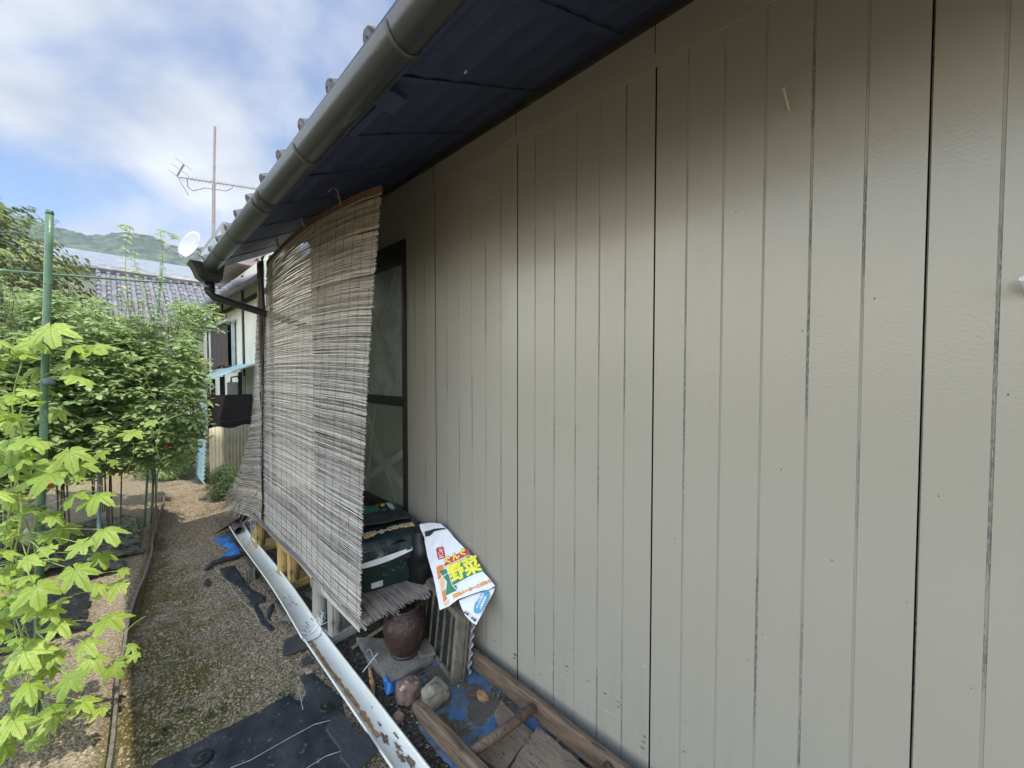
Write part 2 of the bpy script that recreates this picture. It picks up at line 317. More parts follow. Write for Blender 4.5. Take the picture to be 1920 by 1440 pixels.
def leafmat():
    m=mat('gourd_leaf',(.34,.46,.06),(.20,.33,.045),scale=5,rough=.5,trans=.42,rndmix=.75,c3=(.50,.62,.14),c4=(.46,.44,.10),c4s=16,c4t=.68)
    t=m.node_tree;n=t.nodes;l=t.links;b=n['Principled BSDF']
    uv=n.new('ShaderNodeTexCoord'); s=n.new('ShaderNodeSeparateXYZ'); l.new(uv.outputs['UV'],s.inputs[0])
    def mm(op,a,bb=None,c=None):
        x=n.new('ShaderNodeMath'); x.operation=op
        for i,v in enumerate((a,bb,c)):
            if v is None: continue
            if isinstance(v,(int,float)): x.inputs[i].default_value=v
            else: l.new(v,x.inputs[i])
        return x.outputs[0]
    X=mm('SUBTRACT',s.outputs[0],.5); Y=mm('SUBTRACT',s.outputs[1],.3)
    th=mm('DIVIDE',mm('ARCTAN2',X,Y),R(49)); r=mm('SQRT',mm('ADD',mm('MULTIPLY',X,X),mm('MULTIPLY',Y,Y)))
    fr=mm('ABSOLUTE',mm('SUBTRACT',mm('FRACT',mm('ADD',th,10.5)),.5))   # 0 on a main vein
    d=mm('MULTIPLY',fr,r)
    v1=mm('LESS_THAN',d,.010)
    side=mm('FRACT',mm('MULTIPLY',mm('SUBTRACT',r,mm('MULTIPLY',d,.9)),11)); v2=mm('MULTIPLY',mm('LESS_THAN',side,.12),.6)
    v=mm('MAXIMUM',v1,v2)
    src=b.inputs['Base Color'].links[0].from_socket
    x=n.new('ShaderNodeMix'); x.data_type='RGBA'; x.inputs[7].default_value=(.13,.24,.03,1); l.new(src,x.inputs[6]); l.new(mm('MULTIPLY',v,.55),x.inputs[0])
    l.new(x.outputs[2],b.inputs['Base Color'])
    for nd in n:
        if nd.type=='BSDF_TRANSLUCENT': l.new(x.outputs[2],nd.inputs[0])
    bp=n.new('ShaderNodeBump'); bp.inputs['Strength'].default_value=.5; bp.inputs['Distance'].default_value=.004; bp.invert=True; l.new(v,bp.inputs['Height']); l.new(bp.outputs[0],b.inputs['Normal'])
    return m
M['leaf']=leafmat()
# ---------------- ground ----------------
BOARD=[(-.86,9.3),(-.93,8.0),(-1.0,7.0),(-1.12,6.0),(-1.25,4.9),(-1.32,4.4),(-1.40,3.86),(-1.44,3.4),(-1.50,2.95),(-1.54,2.3),(-1.6,1.6)]
def bx(y):
    if y>=BOARD[0][1]: return BOARD[0][0]
    for (x0,y0),(x1,y1) in zip(BOARD,BOARD[1:]):
        if y>=y1: return lerp(x1,x0,(y-y1)/(y0-y1))
    return -1.6
def gh(x,y):
    d=math.hypot(x+1.2,y-3)
    k=max(0,1-d/25)
    h=k*(.012*noise.noise(Vector((x*3,y*3,0)))+.006*noise.noise(Vector((x*11,y*11,3)))+.003*noise.noise(Vector((x*34,y*34,1))))
    b=bx(y)
    if x<b: h+=.035*min(1,(b-x)/.06)*k
    return h
def ground():
    xs=[];x=-1500
    while x<-6: xs.append(x); x*=.62
    x=-6
    while x<-2.6: xs.append(x); x+=.25
    while x<.3: xs.append(x); x+=.028
    while x<6: xs.append(x); x+=.5
    while x<1500: xs.append(x); x*=1.6
    xs.append(1500)
    ys=[];y=-1500
    while y<-5: ys.append(y); y*=.6
    y=-5
    while y<.8: ys.append(y); y+=.5
    while y<6: ys.append(y); y+=.03
    while y<10: ys.append(y); y+=.1
    while y<1500: ys.append(y); y*=1.25
    ys.append(1500)
    mb=MB(); nx=len(xs)
    vs=[(a,b,gh(a,b)) for b in ys for a in xs]
    fs=[(j*nx+i,j*nx+i+1,(j+1)*nx+i+1,(j+1)*nx+i) for j in range(len(ys)-1) for i in range(nx-1)]
    mb.add(vs,fs,0,0.5)
    m=bpy.data.materials.new('ground_mixed'); m.use_nodes=True; t=m.node_tree;n=t.nodes;l=t.links;b=n['Principled BSDF']; b.inputs['Roughness'].default_value=.92; b.inputs['Specular IOR Level'].default_value=.25
    tc=n.new('ShaderNodeTexCoord'); sp=n.new('ShaderNodeSeparateXYZ'); l.new(tc.outputs['Object'],sp.inputs[0])
    def nz(s,d=5,r=.55,dist=0):
        q=n.new('ShaderNodeTexNoise'); q.inputs['Scale'].default_value=s; q.inputs['Detail'].default_value=d; q.inputs['Roughness'].default_value=r; l.new(tc.outputs['Object'],q.inputs[0]); return q.outputs[0]
    def mr(v,a,c,lo=0,hi=1):
        q=n.new('ShaderNodeMapRange'); q.inputs[1].default_value=a;q.inputs[2].default_value=c;q.inputs[3].default_value=lo;q.inputs[4].default_value=hi; l.new(v,q.inputs[0]); return q.outputs[0]
    def mm(op,a,bb=None):
        q=n.new('ShaderNodeMath'); q.operation=op
        for i,v in enumerate((a,bb)):
            if v is None: continue
            if isinstance(v,(int,float)): q.inputs[i].default_value=v
            else: l.new(v,q.inputs[i])
        return q.outputs[0]
    def mix(f,a,c):
        q=n.new('ShaderNodeMix'); q.data_type='RGBA'
        if isinstance(f,(int,float)): q.inputs[0].default_value=f
        else: l.new(f,q.inputs[0])
        for i,v in ((6,a),(7,c)):
            if isinstance(v,tuple): q.inputs[i].default_value=(*v,1)
            else: l.new(v,q.inputs[i])
        return q.outputs[2]
    vo=n.new('ShaderNodeTexVoronoi'); vo.inputs['Scale'].default_value=95; l.new(tc.outputs['Object'],vo.inputs[0])
    vs_=n.new('ShaderNodeSeparateColor'); l.new(vo.outputs['Color'],vs_.inputs[0])
    grit=mix(vs_.outputs[0],(.17,.13,.085),(.47,.38,.265))
    grit=mix(mr(nz(40),.45,.65),grit,(.10,.08,.055))
    grit=mix(mr(nz(2.2,6),.50,.66,0,.6),grit,(.13,.105,.07))
    # moss on the garden side of the path and in blotches
    mossx=mr(sp.outputs[0],-.95,-1.3,0,1); n_m=nz(2.6,8,.62)
    mossf=mr(mm('ADD',n_m,mm('MULTIPLY',mossx,.17)),.52,.65)
    mossf=mm('MULTIPLY',mossf,mr(nz(50),.3,.55,.45,1))
    col=mix(mossf,grit,(.095,.088,.018))
    # dark soil at the foot of the house
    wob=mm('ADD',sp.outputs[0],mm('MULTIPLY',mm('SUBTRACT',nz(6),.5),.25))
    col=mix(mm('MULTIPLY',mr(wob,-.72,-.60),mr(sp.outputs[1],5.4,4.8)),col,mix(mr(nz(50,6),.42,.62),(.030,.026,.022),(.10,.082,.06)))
    # sunny straw and soil on the bed and beyond
    bed=mix(mr(nz(60,6),.4,.6),(.34,.275,.185),(.17,.13,.085))
    # bed mask by polyline approx: x < line between
    lx=mm('ADD',mm('MULTIPLY',sp.outputs[1],.118),-1.845)
    bf=mr(mm('SUBTRACT',lx,sp.outputs[0]),-.02,.03)
    col=mix(bf,col,bed)
    far=mix(mr(nz(1.5,6),.4,.6),(.34,.26,.13),(.13,.15,.045))
    col=mix(mr(sp.outputs[1],8.3,9.4),col,far)
    l.new(col,b.inputs['Base Color'])
    bp=n.new('ShaderNodeBump'); bp.inputs['Strength'].default_value=.9; bp.inputs['Distance'].default_value=.006
    l.new(mm('ADD',mm('MULTIPLY',vo.outputs['Distance'],-1.2),nz(60,6)),bp.inputs['Height']); l.new(bp.outputs[0],b.inputs['Normal'])
    tag(mb.build('ground',m,smooth=True),kind='structure')
ground()
# pebbles and grit lying on the path
mb=MB()
ico=[(0,0,1),(.89,0,.45),(.28,.85,.45),(-.72,.53,.45),(-.72,-.53,.45),(.28,-.85,.45),(.72,.53,-.45),(-.28,.85,-.45),(-.89,0,-.45),(-.28,-.85,-.45),(.72,-.53,-.45),(0,0,-1)]
icf=[(0,1,2),(0,2,3),(0,3,4),(0,4,5),(0,5,1),(1,6,2),(2,7,3),(3,8,4),(4,9,5),(5,10,1),(6,7,2),(7,8,3),(8,9,4),(9,10,5),(10,6,1)]
def pebble(x,y,s):
    a=rnd(0,6.28);co,si=math.cos(a),math.sin(a);sx,sy,sz=s*rnd(.7,1.3),s*rnd(.6,1.1),s*rnd(.35,.7);z=gh(x,y)+sz*rnd(0,.5); vs=[]
    for v in ico:
        p=(v[0]*sx*rnd(.8,1.15),v[1]*sy*rnd(.8,1.15)); vs.append((x+p[0]*co-p[1]*si,y+p[0]*si+p[1]*co,z+v[2]*sz))
    mb.add(vs,icf,0,random.random())
cnt=0
while cnt<25000:
    y=1.25+6.5*random.random()**1.9; x=rnd(bx(y)+.01,-.66)
    if y<2.5 and x<-.7 and random.random()<.3: pass
    nn=noise.noise(Vector((x*2.6,y*2.6,5)))
    moss=(x<-1.12 and nn>-.05)
    if moss and random.random()<.88: cnt+=.3; continue
    if nn>.25 and random.random()<.5: cnt+=.3; continue
    pebble(x,y,rnd(.0018,.0052)*(1+.12*y) if random.random()<.97 else rnd(.008,.014)); cnt+=1
for i in range(3000):
    y=rnd(1.9,8); pebble(bx(y)-abs(random.gauss(0,.35)),y,rnd(.003,.009))
for i in range(1300):
    y=rnd(.9,5); pebble(rnd(-.66,-.02),y,rnd(.002,.007))
M['peb']=mat('pale_gravel',(.50,.40,.27),(.36,.28,.18),scale=30,rough=.9,rndmix=.85,c3=(.17,.135,.10))
tag(mb.build('gravel',M['peb']),'loose pale gravel scattered over the trodden path','gravel',kind='stuff')
# dry litter (twigs, straw)
mb=MB()
for i in range(1500):
    if random.random()<.45: y=rnd(1.0,4.5); x=rnd(-.68,-.03)
    else: y=1.3+6*random.random()**1.5; x=rnd(bx(y),-.6)
    a=rnd(0,6.28);ln=rnd(.008,.035); z=gh(x,y)+.006
    mb.tube([(x,y,z),(x+ln*.5*math.cos(a),y+ln*.5*math.sin(a),z+.003),(x+ln*math.cos(a+.3),y+ln*math.sin(a+.3),z)],rnd(.0006,.0014),3)
M['straw']=mat('dry_straw',(.30,.22,.12),(.16,.11,.06),rough=.9,rndmix=.8,c3=(.06,.045,.03))
tag(mb.build('plant_litter',M['straw']),'dry twigs and straw bits strewn over path and soil','litter',kind='stuff')
# dirt and bits that have gathered on the tarp
mb=MB()
for i in range(1900):
    y=.95+.95*random.random(); x=rnd(-.52,-.03)
    if noise.noise(Vector((x*8,y*8,3)))<-.02 or (x<-.43 and y<1.6): continue
    s_=rnd(.0018,.0055) if random.random()<.95 else rnd(.006,.011); z=gh(x,y)+.019; a=rnd(0,6.28); vs=[]
    for v in ico: vs.append((x+(v[0]*math.cos(a)-v[1]*math.sin(a))*s_*rnd(.8,1.3),y+(v[0]*math.sin(a)+v[1]*math.cos(a))*s_*rnd(.8,1.3),z+v[2]*s_*.5))
    mb.add(vs,icf,0,random.random())
for i in range(420):
    y=.95+.95*random.random(); x=rnd(-.5,-.04); a=rnd(0,6.28); ln=rnd(.01,.045); z=gh(x,y)+.022
    mb.tube([(x,y,z),(x+ln*.5*math.cos(a),y+ln*.5*math.sin(a),z+.004),(x+ln*math.cos(a+.4),y+ln*math.sin(a+.4),z)],rnd(.0006,.0013),3)
M['dirtbits']=mat('soil_bits',(.13,.10,.07),(.07,.055,.04),rough=.95,rndmix=.8,c3=(.30,.24,.16))
tag(mb.build('soil_litter',M['dirtbits']),'soil crumbs and twigs gathered on the blue tarp','litter',kind='stuff')
# small green weeds on the path
mb=MB()
for (px,py,n_) in [(640,1250,10),(535,1310,22),(560,1330,16),(350,1330,14),(310,1370,16),(285,1400,18),(600,1215,12),(620,1275,12),(400,1345,12),(360,870,40),(350,900,20),(470,1400,6)]:
    c=az(px,py)
    for k in range(n_):
        a=rnd(0,6.28); r=rnd(0,.05); x=c.x+r*math.cos(a); y=c.y+r*math.sin(a); h=rnd(.01,.03); q=rnd(0,6.28); z=gh(x,y)
        mb.quad([(x,y,z),(x+.006*math.cos(q+1.2),y+.006*math.sin(q+1.2),z+h*.5),(x+.014*math.cos(q),y+.014*math.sin(q),z+h),(x+.006*math.cos(q-1.2),y+.006*math.sin(q-1.2),z+h*.5)])
tag(mb.build('weeds',M['fern']),'tiny green weeds sprouting from the gravel path','weeds',kind='stuff')
# ---------------- the house ----------------
H=thing('house','house with beige grooved siding, deep dark eaves and a brown gutter along the path','house',(0,0,0))
WY0,WY1=-3.2,4.3; ZB=.02; ZT=3.16
S=.7369/6; J0=1.352
WINY0,WINY1,WINZ0,WINZ1=2.44,4.12,.62,2.722
def wall():
    mb=MB()
    # profile along y : list of (y, x, material of the following face)
    prof=[]; k=-50
    ys=[]
    for k in range(-40,30):
        y=J0+k*S
        if y<WY0+.02 or y>WY1-.02: continue
        ys.append((y,k%6==0))
    segs=[]  # (ya,xa,yb,xb,mat)
    cur=WY0
    for y,joint in ys:
        if joint:
            segs.append((cur,0,y-.0045,0,0)); segs.append((y-.0045,0,y-.002,.006,1)); segs.append((y-.002,.006,y+.0018,.012,2)); segs.append((y+.0018,.012,y+.002,0,2)); cur=y+.002
        else:
            wd=.0036
            segs.append((cur,0,y-wd,0,0)); segs.append((y-wd,0,y-wd+.0008,.0016,1)); segs.append((y-wd+.0008,.0016,y+wd-.0008,.0016,1)); segs.append((y+wd-.0008,.0016,y+wd,0,1)); cur=y+wd
    segs.append((cur,0,WY1,0,0))
    def strip(ya,xa,yb,xb,m,z0,z1):
        mb.quad([(xa,ya,z0),(xa,ya,z1),(xb,yb,z1),(xb,yb,z0)],m)
    for (ya,xa,yb,xb,m) in segs:
        inwin=not(yb<=WINY0 or ya>=WINY1)
        if not inwin: strip(ya,xa,yb,xb,m,ZB,ZT); continue
        parts=[]
        if ya<WINY0: strip(ya,xa,WINY0,xb,m,ZB,ZT); ya=WINY0
        if yb>WINY1: strip(WINY1,xa,yb,xb,m,ZB,ZT); yb=WINY1
        strip(ya,xa,yb,xb,m,ZB,WINZ0); strip(ya,xa,yb,xb,m,WINZ1,ZT)
    # end wall and body of the house
    mb.quad([(0,WY1,ZB),(0,WY1,ZT),(5,WY1,ZT),(5,WY1,ZB)],0)
    mb.quad([(0,WY0,ZB),(5,WY0,ZB),(5,WY0,ZT),(0,WY0,ZT)],0)
    mb.quad([(5,WY0,ZB),(5,WY1,ZB),(5,WY1,ZT),(5,WY0,ZT)],0)
    mb.build('wall',[M['wall'],M['groove'],M['joint']],H)
    b=MB(); b.box((-.012,WY0,2.992),(-.0005,WY1,ZT)); b.box((-.009,WY0,2.955),(-.0005,WY1,2.9915)); o=b.build('upper_trim',M['wall'],H,bevel=.002)
    b=MB(); b.box((-.01,WY0,-.05),(.2,WY1,ZB)); b.build('foundation',M['conc'],H)
    # vertical fine joints on the trim
    b=MB()
    for k in (-6,0,6,12): b.box((-.0135,J0+k*S-.0012,3.0),(-.0122,J0+k*S+.0012,3.145))
    build_each(b,'trim_joint',M['joint'],H)
wall()
# chips and scratches on the lower wall
def onwall(px,py): v=ax_(px,py,0); return v
mb=MB()
for (px,py,dx,dy,wd) in [(1058,1247,10,5,3),(1070,1215,2,4,3),(1058,1256,8,4,1),(1098,1273,8,6,2),(1132,1298,6,4,4),(1155,1313,8,6,2),(1162,1320,6,4,2),(1156,1323,6,4,3),(1091,1315,2,2,2),(1206,1349,6,3,1),(1205,1378,8,6,3),(1203,1388,8,6,3),(1199,1398,12,8,3),(1278,1406,10,6,2),(1236,1384,3,2,2),(962,1225,8,5,6),(960,1232,10,4,3),(926,1200,4,3,3),(967,1180,3,8,2),(970,1195,2,9,2),(1284,1352,3,3,2),(1402,1236,3,2,2),(1010,1262,6,4,2),(944,1157,2,3,2)]:
    a=onwall(px,py); b=onwall(px+dx,py+dy); n_=Vector((0,0,1))*(wd*.0011)
    mb.quad([a+Vector((-.0012,0,0)),(a+b)/2+n_+Vector((-.0012,0,0)),b+Vector((-.0012,0,0)),(a+b)/2-n_*.8+Vector((-.0012,0,0))])
for (px,py) in [(1033,245),(1347,90),(1380,398),(1700,1130),(1560,1050),(1465,880),(1640,560),(1180,480),(1890,740),(1505,620),(1330,760),(1120,640),(1265,1010),(1430,1190),(1580,1330),(1820,1290),(1760,930)]:
    a=onwall(px,py)+Vector((-.0012,0,0)); q=rnd(.0012,.0022); mb.quad([a+Vector((0,q*math.cos(t_),q*1.2*math.sin(t_))) for t_ in (0,1.2,2.5,3.8,5)])
build_each(mb,'paint_chip',M['chip'],H)
mb=MB()
for (px,py,dx,dy,wd) in [(1022,1242,25,16,1),(1045,1262,22,14,1),(1080,1290,24,18,1.3),(1130,1328,20,14,2),(1145,1335,14,12,2.4),(1205,1248,5,2,2),(1180,1370,26,14,.8),(868,1010,20,14,1)]:
    a=onwall(px,py); b=onwall(px+dx,py+dy); n_=Vector((0,0,1))*(wd*.001)
    mb.quad([a+Vector((-.0013,0,0)),(a+b)/2+n_+Vector((-.0013,0,0)),b+Vector((-.0013,0,0)),(a+b)/2-n_+Vector((-.0013,0,0))])
build_each(mb,'scratch',M['scratch'],H)
# nail
mb=MB(); a=Vector((-.001,.184,2.587)); b=ax_(1469,166,-.055)
mb.tube([a,b],.0032,8); mb.tube([b,b+(b-a).normalized()*.004],.0075,10); mb.build('nail',M['corr'],H,smooth=False)
mb=MB(); mb.tube([(0,-.30,1.93),(-.03,-.285,1.955)],.006,8); mb.build('hook',M['blk'],H)
hk=MB(); hk.tube([(-.029,-.286,1.954),(-.046,-.276,1.972)],[.011,.0105],12); hk.build('hook_cap',M['wht'],H)
# window
W=MB()
x0,x1=-.022,.05
for lo,hi in [((x0,WINY0,WINZ0),(x1,WINY0+.035,WINZ1)),((x0,WINY1-.035,WINZ0),(x1,WINY1,WINZ1)),((x0,WINY0+.035,WINZ1-.06),(x1,WINY1-.035,WINZ1)),((x0,WINY0+.035,WINZ0),(x1,WINY1-.035,WINZ0+.04))]: W.box(lo,hi)
win=W.build('window',M['brown'],H,bevel=.003)
mb=MB(); mb.box((.0,WINY0+.036,WINZ1-.13),(.012,WINY1-.036,WINZ1-.061)); mb.build('window_header',M['brown'],win)
mb=MB()
Y0=WINY0+.036
for (ya,yb,xx) in ((Y0,3.28,.012),(3.24,WINY1-.036,.036)):
    mb.box((xx-.01,ya,WINZ0+.041),(xx+.012,ya+.018,WINZ1-.132)); mb.box((xx-.01,yb-.045,WINZ0+.041),(xx+.012,yb,WINZ1-.132))
    mb.box((xx-.009,ya+.018,1.50),(xx+.011,yb-.045,1.575)); mb.box((xx-.009,ya+.018,WINZ1-.165),(xx+.011,yb-.045,WINZ1-.133)); mb.box((xx-.009,ya+.018,WINZ0+.041),(xx+.011,yb-.045,WINZ0+.11))
mb.build('sash',M['brown'],win,bevel=.002)
mb=MB(); mb.box((.010,Y0+.018,1.575),(.015,3.235,WINZ1-.165)); mb.build('upper_pane',M['glassfilm'],win)
mb=MB(); mb.box((.010,Y0+.018,WINZ0+.11),(.015,3.235,1.50)); mb.build('lower_pane',M['glassgreen'],win)
mb=MB(); mb.box((.034,3.258,WINZ0+.11),(.038,WINY1-.081,WINZ1-.165)); mb.build('far_pane',M['glassfilm'],win)
mb=MB()
def strip_w(y0,z0,y1,z1,wd,x=.0088):
    d=Vector((0,y1-y0,z1-z0)).normalized(); n_=Vector((0,-d.z,d.y))*wd/2; a=Vector((x,y0,z0)); b=Vector((x,y1,z1)); mb.quad([a+n_,b+n_,b-n_,a-n_])
strip_w(2.60,2.50,3.2,1.60,.06); strip_w(3.2,2.5,2.52,1.62,.055,.0084); strip_w(2.62,.76,3.15,1.48,.05); strip_w(2.52,1.15,3.2,.80,.055,.0084); strip_w(2.50,.9,3.0,1.1,.08,.0080); strip_w(2.95,1.48,3.1,.75,.05,.0077)
build_each(mb,'tape',M['tape'],win)
mb=MB()
for i in range(16):
    y=rnd(2.55,3.1);z=rnd(1.62,2.3);s_=rnd(.01,.03); mb.quad([(.0075,y,z),(.0075,y+s_,z+rnd(-.01,.01)),(.0075,y+s_*.8,z+s_),(.0075,y,z+s_*.9)])
build_each(mb,'print_patch',mat('faint_print',(.09,.10,.085),(.15,.12,.10),rough=.4),win)
# eaves
def sz(x,y=.8): return 3.152+x*(.455+.031*(y-.8))
mb=MB()
yb=WY0-.1
nb=0
x=-.8215
while x<-.0:
    xe=min(x+.145,0.0)
    mb.quad([(x,yb,sz(x,yb)),(x,WY1+.02,sz(x,WY1)),(xe-.001,WY1+.02,sz(xe,WY1)-.001),(xe-.001,yb,sz(xe,yb)-.001)],0,random.random()); x=xe
mb.build('soffit',M['soffit'],H)
mb=MB(); mb.quad([(-.8215,yb,sz(-.8215,yb)+.004),(0,yb,3.158),(0,WY1+.02,3.158),(-.8215,WY1+.02,sz(-.8215,WY1)+.004)],0,.2); mb.build('roof_deck',M['soffit'],H)
for y in [k*.455-2.9 for k in range(16)]:
    b=MB(); hh=.004; vs=[]
    for yy in (y,y+.04):
        vs+= [(-.8214,yy,sz(-.8214,y)-.001),(-.005,yy,sz(-.005)-.003),(-.005,yy,sz(-.005)-hh),(-.8214,yy,sz(-.8214,y)-hh)]
    b.add(vs,[(0,1,2,3),(7,6,5,4),(0,4,5,1),(1,5,6,2),(2,6,7,3),(3,7,4,0)],0,random.random()); 
    if y>.3 and y<4.3: b.build('rafter',M['soffit'],H)
mb=MB(); mb.prism([(-.842,yb,sz(-.83,yb)-.045),(-.822,yb,sz(-.83,yb)-.045),(-.822,yb,sz(-.83,yb)+.03),(-.842,yb,sz(-.83,yb)+.03)],(0,WY1+.02-yb,sz(-.83,WY1)-sz(-.83,yb))); mb.build('fascia',M['soffit'],H)
mb=MB(); mb.box((-.028,yb,3.11),(-.0125,WY1,3.147)); mb.build('cornice_strip',M['timber'],H)
mb=MB(); mb.box((-.55,1.118,2.893),(-.545,1.132,2.9)); mb.build('paper_scrap',M['wht'],H)
mb=MB(); mb.box((-.80,1.25,2.755),(-.72,1.36,2.785),bev=.004); mb.box((-.78,1.36,2.765),(-.75,1.62,2.782)); mb.build('soffit_bracket',M['soffit'],H)
# tile roof : slab with round ribs, each rib end showing over the gutter
mb=MB()
def roofz(x,y=.8): return sz(x,y)+.055
ye=WY1+.12
XS=[-.87,-.6,-.3,0,.6,3]
def rz2(x,y): return sz(x,y) if x<=0 else 3.152+.455*x
def slabf(up_): return lambda u,v: Vector((XS[int(round(u*5))],lerp(yb,ye,v),rz2(XS[int(round(u*5))],lerp(yb,ye,v))+(.055 if up_ else .02)))
mb.grid(slabf(1),5,20); mb.grid(slabf(0),5,20)
for v0,v1 in [(k/20,(k+1)/20) for k in range(20)]: mb.quad([slabf(0)(0,v0),slabf(0)(0,v1),slabf(1)(0,v1),slabf(1)(0,v0)])
for vv in (0,1):
    for k in range(5): mb.quad([slabf(0)(k/5,vv),slabf(0)((k+1)/5,vv),slabf(1)((k+1)/5,vv),slabf(1)(k/5,vv)])
mb.build('roof',M['tile'],H)
for k in range(-9,13):
    y=1.157+k*.297
    if y>WY1+.1: break
    b=MB()
    for q in range(5):
        xa=-.915+q*.27; xb2=xa+.30; pts=[]
        b.tube([(xa,y+rnd(-.006,.006),roofz(xa,y)+.014+rnd(-.004,.006)),(xb2,y+rnd(-.004,.004),roofz(xb2,y)+.014)],[.040,.034],10)
    b.build('roof_tile',M['tile'],H,smooth=False,bevel=.004)
# gutter
GA=Vector((-.90,-3.0,2.850)); GB=Vector((-.90,3.95,2.630)); GR=.055
def gpt(y): return GA.lerp(GB,(y-GA.y)/(GB.y-GA.y))
def gprof(r,n=14,open_=True): return [(-math.cos(math.pi*i/n)*r,-math.sin(math.pi*i/n)*r) for i in range(n+1)]
mb=MB()
for (ra,ya,ybb) in [(GR,-3.0,2.30),(GR*.97,2.30,3.95)]:
    po=gprof(ra,18); pi_=gprof(ra-.003,18)[::-1]
    prof=[(po[0][0]-.004,.010),(po[0][0]-.004,0)]+po[1:-1]+[(po[-1][0]+.003,0),(po[-1][0]+.003,.03),(po[-1][0],.03)]+pi_[1:-1]+[(po[0][0]+.003,0),(po[0][0]+.003,.010)]
    pa=gpt(ya);pb=gpt(ybb); n=len(prof)
    ns=12; rings=[]
    for s_ in range(ns+1):
        p=pa.lerp(pb,s_/ns); rings+= [(p.x+q[0],p.y,p.z+q[1]) for q in prof]
    fs=[(s_*n+i,s_*n+(i+1)%n,(s_+1)*n+(i+1)%n,(s_+1)*n+i) for s_ in range(ns) for i in range(n)]
    mb.add(rings,fs)
g=mb.build('gutter',M['gutter'],H,smooth=False)
for p in g.data.polygons: p.use_smooth=True
def arcstrap(y,r,wd,name,m,thick=.003):
    b=MB(); p=gpt(y); pr=[(-math.cos(math.pi*i/20),-math.sin(math.pi*i/20)) for i in range(21)]
    vs=[];n=len(pr)
    for yy in(y-wd/2,y+wd/2):
        vs+=[(p.x+q[0]*r,yy,p.z+q[1]*r) for q in pr]+[(p.x+q[0]*(r+thick),yy,p.z+q[1]*(r+thick)) for q in pr]
    fs=[]
    for i in range(n-1):
        fs+= [(n+i,n+i+1,3*n+i+1,3*n+i),(i,i+1,n+i+1,n+i),(2*n+i,2*n+i+1,3*n+i+1,3*n+i)]
    b.add(vs,fs); b.tube([(p.x+r*.97,y,p.z+.002),(-.843,y,p.z+.02)],.004,6); b.build(name,m,g,smooth=True)
for y in (-.2,.39,.979,1.735,2.40,3.02,3.49): arcstrap(y,GR+.001,.012,'gutter_bracket',M['strap'])
arcstrap(2.30,GR+.002,.05,'gutter_joint',M['gutter'],.002)
# rain box + downpipe
mb=MB(); c=gpt(3.95)
def sqring(x0,x1,y0,y1,z): return [(x0,y0,z),(x1,y0,z),(x1,y1,z),(x0,y1,z)]
rings=[sqring(c.x-.135,c.x+.095,3.90,4.10,c.z+.018),sqring(c.x-.12,c.x+.09,3.905,4.095,c.z+.004),sqring(c.x-.10,c.x+.085,3.915,4.085,c.z-.04),sqring(c.x-.085,c.x+.08,3.92,4.08,c.z-.09),sqring(c.x-.05,c.x+.06,3.95,4.05,c.z-.125)]
vs=sum(rings,[]); fs=[(k*4+i,k*4+(i+1)%4,(k+1)*4+(i+1)%4,(k+1)*4+i) for k in range(4) for i in range(4)]; fs.append((16,17,18,19))
mb.add(vs,fs)
mb.build('rain_box',M['gutterdark'],g,bevel=.008)
mb=MB(); a=Vector((c.x,4.0,c.z-.12))
mb.tube([a,a+Vector((0,0,-.08)),a+Vector((.03,.0,-.12)),Vector((-.10,4.02,2.20)),Vector((-.06,4.02,2.15)),Vector((-.05,4.02,2.05)),Vector((-.05,4.02,.1))],[.034,.034,.032,.03,.03,.03,.03],14)
mb.tube([a+Vector((0,0,-.02)),a+Vector((0,0,-.07))],.038,14)
mb.build('downpipe',M['gutterdark'],H,smooth=True)
# ---------------- reed blinds ----------------
def bil(P,u,v): return P[0].lerp(P[1],u).lerp(P[2].lerp(P[3],u),v)
TN,TF,BN,BF=Vector((-.475,1.905,2.755)),Vector((-.475,4.03,2.775)),Vector((-.565,2.03,.295)),Vector((-.535,3.99,.325))
def bsurf(u,v):
    p=bil((TN,TF,BN,BF),u,v)
    p.y+= .035*math.sin(v*math.pi)*(1-u)
    p.x+= -.012*math.sin(v*math.pi)+.008*math.sin(u*9+v*3)*v
    p.z+= (1-v)*.085*max(0,math.sin(math.pi*u))**.8
    p.z-= .03*(v*(1-v))*4*math.sin(math.pi*u)
    return p
B=thing('reed_blind','large weathered reed blind hanging from the eaves in front of the window','reed blind',(-.5,1.95,2.75))
mb=MB()
NR=378
for i in range(NR):
    v=(i+.5)/NR*.985+.015
    e0=rnd(-.006,.006); e1=rnd(-.01,.01)
    dv=rnd(-.0011,.0011); dv2=rnd(-.0011,.0011); r=rnd(.0027,.0038)
    if random.random()<.01: e0=.05+rnd(0,.2)
    top=v<.22+rnd(-.08,.08)
    pts=[]; nseg=10
    ph=rnd(0,6); am=rnd(.0002,.0011)
    for s_ in range(nseg+1):
        u=lerp(e0,1+e1,s_/nseg); p=bsurf(min(max(u,-.02),1.02),v+lerp(dv,dv2,s_/nseg)+am*math.sin(ph+s_*1.3)); p.x+=rnd(-.002,.002); pts.append(p)
    mb.tube(pts,r,4,1 if top else 0,random.random()**1.2,cap=True)
mb.build('reed_panel',[M['reed'],M['reedtop']],B)
mb=MB()
for s_ in range(24):
    u0,u1=s_/24,(s_+1)/24; a=bsurf(u0,0);b=bsurf(u1,0)
    vs=[a+Vector((-.004,0,.003)),b+Vector((-.004,0,.003)),b+Vector((-.004,0,-.036)),a+Vector((-.004,0,-.036))]; mb.prism(vs,(.008,0,0))
mb.build('top_slat',M['slat'],B)
mb=MB()
